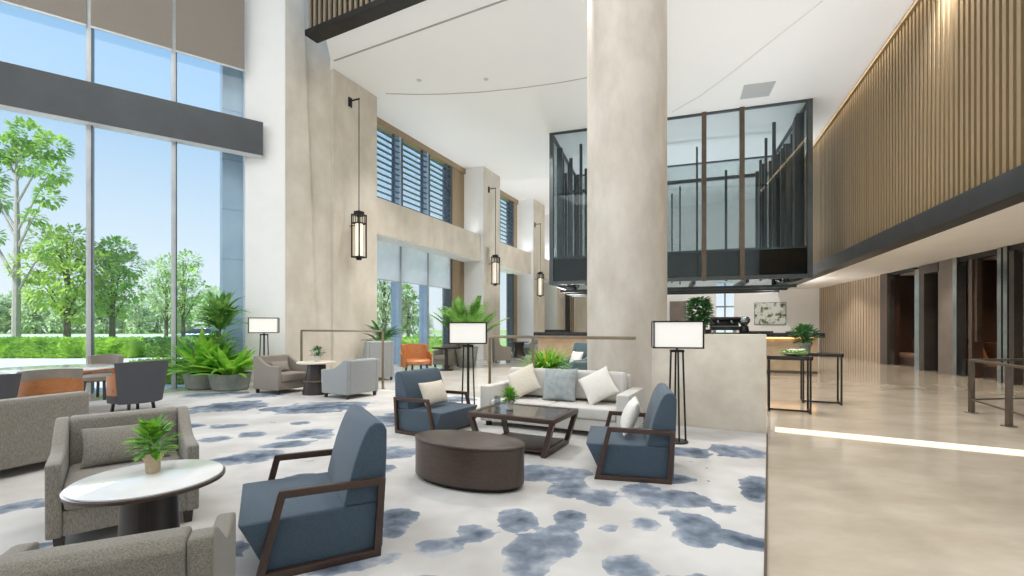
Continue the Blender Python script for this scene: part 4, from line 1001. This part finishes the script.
# wall lanterns
def lantern(label, tpos, zarm, zc, sc_=1):
    p = wall(tpos, 0); t = thing('wall_lantern', label, 'lantern', (p[0], p[1], zc), rzw, 'hanging wall lanterns')
    # local -y points into the room
    za = zarm-zc; h = .60*sc_; w = .135*sc_; y = -.34
    k = MB(); k.box(-.06, .06, -.03, 0, za-.13, za+.13); k.bar((0, -.02, za+.03), (0, y-.02, za+.03), .03); k.build('bracket', 'blackmetal', t, smooth=False)
    k = MB(); k.tube((0, y, za+.03), (0, y, h+.06), .012); k.build('rod', 'blackmetal', t)
    k = MB()
    for z in (-h, h-.26, h-.02): 
        for a in (-w, w): k.bar((a, y-w, z), (a, y+w, z), .03); k.bar((-w, y+a, z), (w, y+a, z), .03)
    for a in (-w, w):
        for b in (-w, w): k.bar((a, y+b, -h-.02), (a, y+b, h), .03)
    for a in (-w*.5, 0, w*.5): k.bar((a, y-w, h-.26), (a, y-w, h-.02), .014); k.bar((-w, y+a, h-.26), (-w, y+a, h-.02), .014)
    k.box(-.1, .1, y-.1, y+.1, h-.02, h+.08); k.box(-.05, .05, y-.05, y+.05, -h-.08, -h); k.box(-w, w, y-w, y+w, h-.03, h-.01); k.box(-w, w, y-w, y+w, -h, -h+.02)
    fr = k.build('frame', 'blackmetal', t, smooth=False)
    k = MB(); k.lathe([(w*.72, -h+.03), (w*.72, h-.27)], 24, (0, y, 0)); k.build('glass_cylinder', 'lantern', fr)
    k = MB(); k.bar((0, -.0, .3), (0, y+w, .3), .02); k.build('wall_tie', 'blackmetal', t, smooth=False)
lantern('hanging wall lantern on a long rod, on the first big stone pier', onl(359, wall(0, -.34), WU), 7.75, 3.95)
lantern('hanging wall lantern on the second stone pier', onl(495.5, wall(0, -.34), WU)-.0, 7.5, 3.9)
lantern('smallest hanging wall lantern, on the third stone pier', onl(540.5, wall(0, -.34), WU), 7.0, 3.72)

# ================================================================== OUTDOORS
k = MB(); k.box(-120, 40, 25, 62, -.22, -.12); struct('lawn', k, 'lawn', False)
k = MB(); k.box(-160, 60, 62, 90, -.22, -.06); struct('road', k, 'road', False)
k = MB(); k.box(-140, 60, 90, 200, -.22, -.0); struct('field', k, 'lawn', False)
def hedge(label, x0, x1, y0, y1, h, n, m='hedge'):
    t = thing('hedge', label, 'hedge', ((x0+x1)/2, (y0+y1)/2, -.22), 0, 'clipped hedges'); lx, ly = (x1-x0)/2, (y1-y0)/2
    k = MB(); k.box(-lx, lx, -ly, ly, 0, h*.92, .15, 3); k.build('core', m, t)
    k = MB()
    for i in range(n):
        s_ = rnd(0, 1); x = rnd(-lx, lx)
        if s_ < .55: p = (x, -ly-rnd(-.05, .05), rnd(0, h)); d = (rnd(-1, 1), -1, rnd(0, 1))
        else: p = (x, rnd(-ly, ly), h*.92+rnd(-.03, .05)); d = (rnd(-1, 1), rnd(-1, .5), 1)
        k.leaf(p, d, rnd(.14, .26), rnd(.08, .14), .4, 2)
    k.build('foliage', m, t)
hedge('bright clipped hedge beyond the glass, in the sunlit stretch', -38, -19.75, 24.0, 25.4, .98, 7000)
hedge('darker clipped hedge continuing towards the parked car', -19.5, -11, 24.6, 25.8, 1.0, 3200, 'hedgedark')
hedge('low yellow green hedge right outside the window corner', -10.9, -9.0, 13.2, 13.9, .55, 700)
hedge('hedge outside the lower window behind the palm', -10.5, -2.6, 26, 27.2, 1.0, 1500)
def crown(k, blobs, n, ls):
    tot = sum(b[3]**2 for b in blobs)
    for (x, y, z, r) in blobs:
        for i in range(int(n*r*r/tot)):
            u = rnd(-1, 1); a = rnd(0, 6.28); q = math.sqrt(1-u*u); rr = r*rnd(.35, 1)**.45
            k.leaf((x+rr*q*math.cos(a), y+rr*q*math.sin(a), z+rr*u*.9), (q*math.cos(a)+rnd(-.5, .5), q*math.sin(a)+rnd(-.5, .5), u+rnd(-.6, .4)), ls*rnd(.7, 1.3), ls*.6, .5, 2)
def tree(label, loc, h, trunk, blobs, n, ls, m, bark='bark', group='trees outside the glass'):
    t = thing('tree', label, 'tree', (loc[0], loc[1], -.13), 0, group)
    k = MB(); top = max(b[2] for b in blobs); k.tube((0, 0, 0), (.05, 0, h*.55), trunk, trunk*.6, 8); k.tube((.05, 0, h*.55), (0, 0, top), trunk*.6, trunk*.12, 8)
    for (x, y, z, r) in blobs:
        z0 = max(h*.25, z-math.hypot(x, y)*1.3-.6); k.tube((.03, 0, z0), (x*.9, y*.9, z), trunk*.35, trunk*.08, 6)
    k.build('trunk', bark, t)
    k = MB(); crown(k, blobs, n, ls); k.build('crown', m, t); return t
def rb_(n, w, z0, z1, r0, r1):
    out = []
    for i in range(n):
        f_ = (i+.5)/n; z = z0+(z1-z0)*f_; a = i*2.4; s_ = w*math.sin(PI*(.12+.8*f_)); out.append((s_*math.cos(a)*rnd(.5, 1), s_*math.sin(a)*rnd(.5, 1), z, rnd(r0, r1)))
    return out
def TX(px, Y): return (px-512)/F*Y
random.seed(21)
Y = 28.; tree('tall slender tree with airy clumps of leaves, nearest beyond the glass', (TX(16, Y), Y), 12.5, .2,
     [(.7, 0, 11.6, .75), (1.9, .1, 11.0, .7), (-.8, 0, 10.9, .8), (2.0, 0, 9.6, .6), (.3, .2, 10.2, .7), (-1.7, 0, 9.3, .8), (1.7, 0, 8.3, .55), (-1.2, 0, 8.2, .6), (-2.3, 0, 7.3, .7), (.9, 0, 7.2, .4), (-1.4, 0, 6.2, .5), (1.6, 0, 5.5, .35)], 2200, .32, 'treeB', 'barkpale').scale = (1.13, 1.13, 1.13)
Y = 30.; tree('broad yellow green tree left of the glass mullion', (TX(67, Y), Y), 8.2, .2, rb_(14, 2.0, 2.7, 7.4, .8, 1.25), 4200, .28, 'treeA')
Y = 32.; tree('broad light green tree between the two glass mullions', (TX(112, Y), Y), 7.9, .2, rb_(12, 1.6, 2.7, 7.1, .7, 1.0), 3000, .28, 'treeB')
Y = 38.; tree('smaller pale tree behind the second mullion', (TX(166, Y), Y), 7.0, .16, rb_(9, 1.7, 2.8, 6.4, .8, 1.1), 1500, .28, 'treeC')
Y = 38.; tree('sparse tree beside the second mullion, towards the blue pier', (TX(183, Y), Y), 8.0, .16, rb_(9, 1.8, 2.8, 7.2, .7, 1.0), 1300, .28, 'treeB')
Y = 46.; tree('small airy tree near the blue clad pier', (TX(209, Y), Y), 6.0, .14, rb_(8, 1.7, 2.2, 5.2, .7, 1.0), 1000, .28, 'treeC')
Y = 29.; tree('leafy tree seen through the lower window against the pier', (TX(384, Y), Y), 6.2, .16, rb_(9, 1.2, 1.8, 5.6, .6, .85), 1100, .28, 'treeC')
Y = 31.; tree('leafy tree seen through the lower window behind the honey wood chair', (TX(408, Y), Y), 4.6, .14, rb_(8, 1.0, 1.4, 3.8, .55, .75), 1000, .28, 'treeB')
random.seed(5)
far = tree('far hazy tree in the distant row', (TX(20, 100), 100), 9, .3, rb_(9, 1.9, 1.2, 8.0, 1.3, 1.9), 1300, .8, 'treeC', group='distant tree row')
for i in range(18):
    x = TX(-30+i*16.5, 105)+rnd(-.5, .5); dup(far, (x, 97+(i % 2)*9, 0), rnd(0, 6), 'far hazy tree in the distant row', scale=rnd(.8, 1.2))
for i in range(4):
    dup(far, (TX(372+i*27, 80), 80, 0), rnd(0, 6), 'far hazy tree in the distant row', scale=rnd(.4, .5))
# parked car
X, Y = TX(206, 43), 43
t = thing('car', 'silver blue car passing beyond the hedge', 'car', (X, Y, -.12), math.radians(8))
k = MB(); k.prismx([(-2.1, .35), (-2.15, .7), (-1.2, .9), (1.5, .92), (2.1, .85), (2.15, .4)], -.85, .85, .08, 3); bmesh.ops.rotate(k.bm, verts=k.bm.verts, cent=(0, 0, 0), matrix=Matrix.Rotation(PI/2, 3, 'Z')); k.build('car_shell', 'carpaint', t)
k = MB(); k.prismx([(-1.2, .9), (-.45, 1.38), (.75, 1.4), (1.55, .92)], -.74, .74, .06, 3); bmesh.ops.rotate(k.bm, verts=k.bm.verts, cent=(0, 0, 0), matrix=Matrix.Rotation(PI/2, 3, 'Z')); k.build('cabin', 'carglass', t)
k = MB(); k.prismx([(-.5, 1.37), (-.4, 1.45), (.7, 1.46), (.8, 1.38)], -.72, .72, .02); bmesh.ops.rotate(k.bm, verts=k.bm.verts, cent=(0, 0, 0), matrix=Matrix.Rotation(PI/2, 3, 'Z')); k.build('roof', 'carpaint', t)
for x in (-1.3, 1.3):
    for y in (-.8, .8):
        k = MB(); k.tube((x, y-.1, .33), (x, y+.1, .33), .33, n=20); k.build('wheel', 'rubber', t)

# ================================================================== LIGHT
w = bpy.data.worlds.new('sky'); sc.world = w; w.use_nodes = True; N = w.node_tree.nodes; L = w.node_tree.links
bg = N['Background']; tc = N.new('ShaderNodeTexCoord'); sp = N.new('ShaderNodeSeparateXYZ'); rp = N.new('ShaderNodeValToRGB')
L.new(tc.outputs['Generated'], sp.inputs[0]); L.new(sp.outputs['Z'], rp.inputs[0]); L.new(rp.outputs[0], bg.inputs[0])
e = rp.color_ramp.elements; e[0].position = 0; e[0].color = rgb('#f6f9fa'); e[1].position = 1; e[1].color = rgb('#5f9fdc')
x = e.new(.12); x.color = rgb('#e6f0f9'); x = e.new(.32); x.color = rgb('#b9d7f3'); x = e.new(.6); x.color = rgb('#7db6ea')
bg.inputs[1].default_value = 1.15
def light(kind, name, loc, rot, energy, color=(1, 1, 1), **kw):
    l = bpy.data.lights.new(name, kind); l.energy = energy; l.color = color
    for k_, v_ in kw.items(): setattr(l, k_, v_)
    o = bpy.data.objects.new(name, l); C.objects.link(o); o.location = loc; o.rotation_euler = rot; return o
sd = Vector((.45, .75, -1.05)).normalized()      # sunlight travels this way: from behind the camera, high
s_ = s_ = light('SUN', 'sun', (0, 0, 30), (0, 0, 0), 7.0, (1, .96, .88), angle=.01); s_.rotation_euler = sd.to_track_quat('-Z', 'Y').to_euler()
light('AREA', 'lounge_fill', (-1, 1.5, TZ-.05), (0, 0, 0), 800, (.98, .99, 1), shape='RECTANGLE', size=14, size_y=9)  # added overhead fill for the lounge, no opening modelled there
UP = (PI, 0, 0)
for px, py in ((419, 80), (486, 79)):
    q = CG(px, py); light('SPOT', 'ceiling_spot', (q[0], q[1], ZC-.03), (0, 0, 0), 900, (1, .98, .95), spot_size=1.35, spot_blend=.9, shadow_soft_size=.04)
q = al(GP, GD, -6.3, GN, .5); o = light('AREA', 'window_side_fill', (q[0], q[1], 4.6), (0, 0, 0), 850, (.93, .97, 1), shape='RECTANGLE', size=5.4, size_y=8.5)  # added lamp inside the out-of-view glass, boosts the light from the left
o.rotation_euler = Vector((GN[0], GN[1], -.05)).to_track_quat('-Z', 'Z').to_euler()
for i, px in enumerate((900, 980, 1015)):
    q = al(PP, PD, pw(px), PN, -1.3); light('SPOT', 'niche_fill', (q[0], q[1], ZS-.05), (0, 0, 0), 130, (1, .78, .55), spot_size=1.9, spot_blend=.7, shadow_soft_size=.05)  # added warm fill so the niche interiors read, no fixtures
for bi, (t0_, t1_) in enumerate(bays):
    p = wall((t0_+t1_)/2, .45); o = light('AREA', 'upward_fill', (p[0], p[1], ZB1+.05), UP, (32, 25, 25)[bi], (.93, .97, 1), shape='RECTANGLE', size=t1_-t0_-.4, size_y=.3); o.rotation_euler = (PI, 0, rzw)  # added upward fill that brightens the ceiling above each bay
for i in range(5):
    p = al(BP, BD, -4+i*4, BN, 2.2); light('AREA', 'upward_fill', (p[0], p[1], ZS+.2), UP, 60, (.95, .97, 1), shape='RECTANGLE', size=.4, size_y=3.5)  # more added ceiling fill, hung free in front of the balcony
for i, (x, y) in enumerate(((6.5, 21), (2.5, 20), (11, 20))):
    light('AREA', 'bar_fill', (x, y, 2.3), UP, 150, (1, .98, .95), shape='DISK', size=1.0)  # added lamps in mid-air that lift the ceiling and end wall
for i, x in enumerate((2.0, 4.1, 6.4)):
    q = al(al(GA, gd, x), rn, 3.6); light('AREA', 'box_fill', (q[0], q[1], Z0+.2), UP, 45, (.97, .98, 1), shape='DISK', size=.6)  # added fill inside the glass box to lighten its interior
for i, (x, y) in enumerate(((.6, 15.5), (8, 8.5), (6, 21.5), (3.6, 9.6), (11, 21), (0, 9.5))):
    light('SPOT', 'hall_fill', (x, y, ZC-.05), (0, 0, 0), 900, (1, .97, .94), spot_size=2.2, spot_blend=.9, shadow_soft_size=.08)  # added fill spots under the ceiling, no fittings at these points
for i, t in enumerate((-2, 2, 6, 9)):
    p = al(PP, PD, t, PN, 1.3); light('SPOT', 'soffit_fill', (p[0], p[1], ZS-.04), (0, 0, 0), 200, (1, .92, .8), spot_size=2.3, spot_blend=.8, shadow_soft_size=.05)  # added warm fill below the soffit, no fittings there
for i in range(9):
    p = al(BP, BD, -5+i*2.3, BN, .22); o = light('AREA', 'cove_light', (p[0], p[1], ZC-.02), (0, 0, 0), 5, (1, .72, .38), shape='RECTANGLE', size=.1, size_y=2.2)
    o.rotation_euler = (0, 0, math.atan2(BD[1], BD[0])-PI/2)
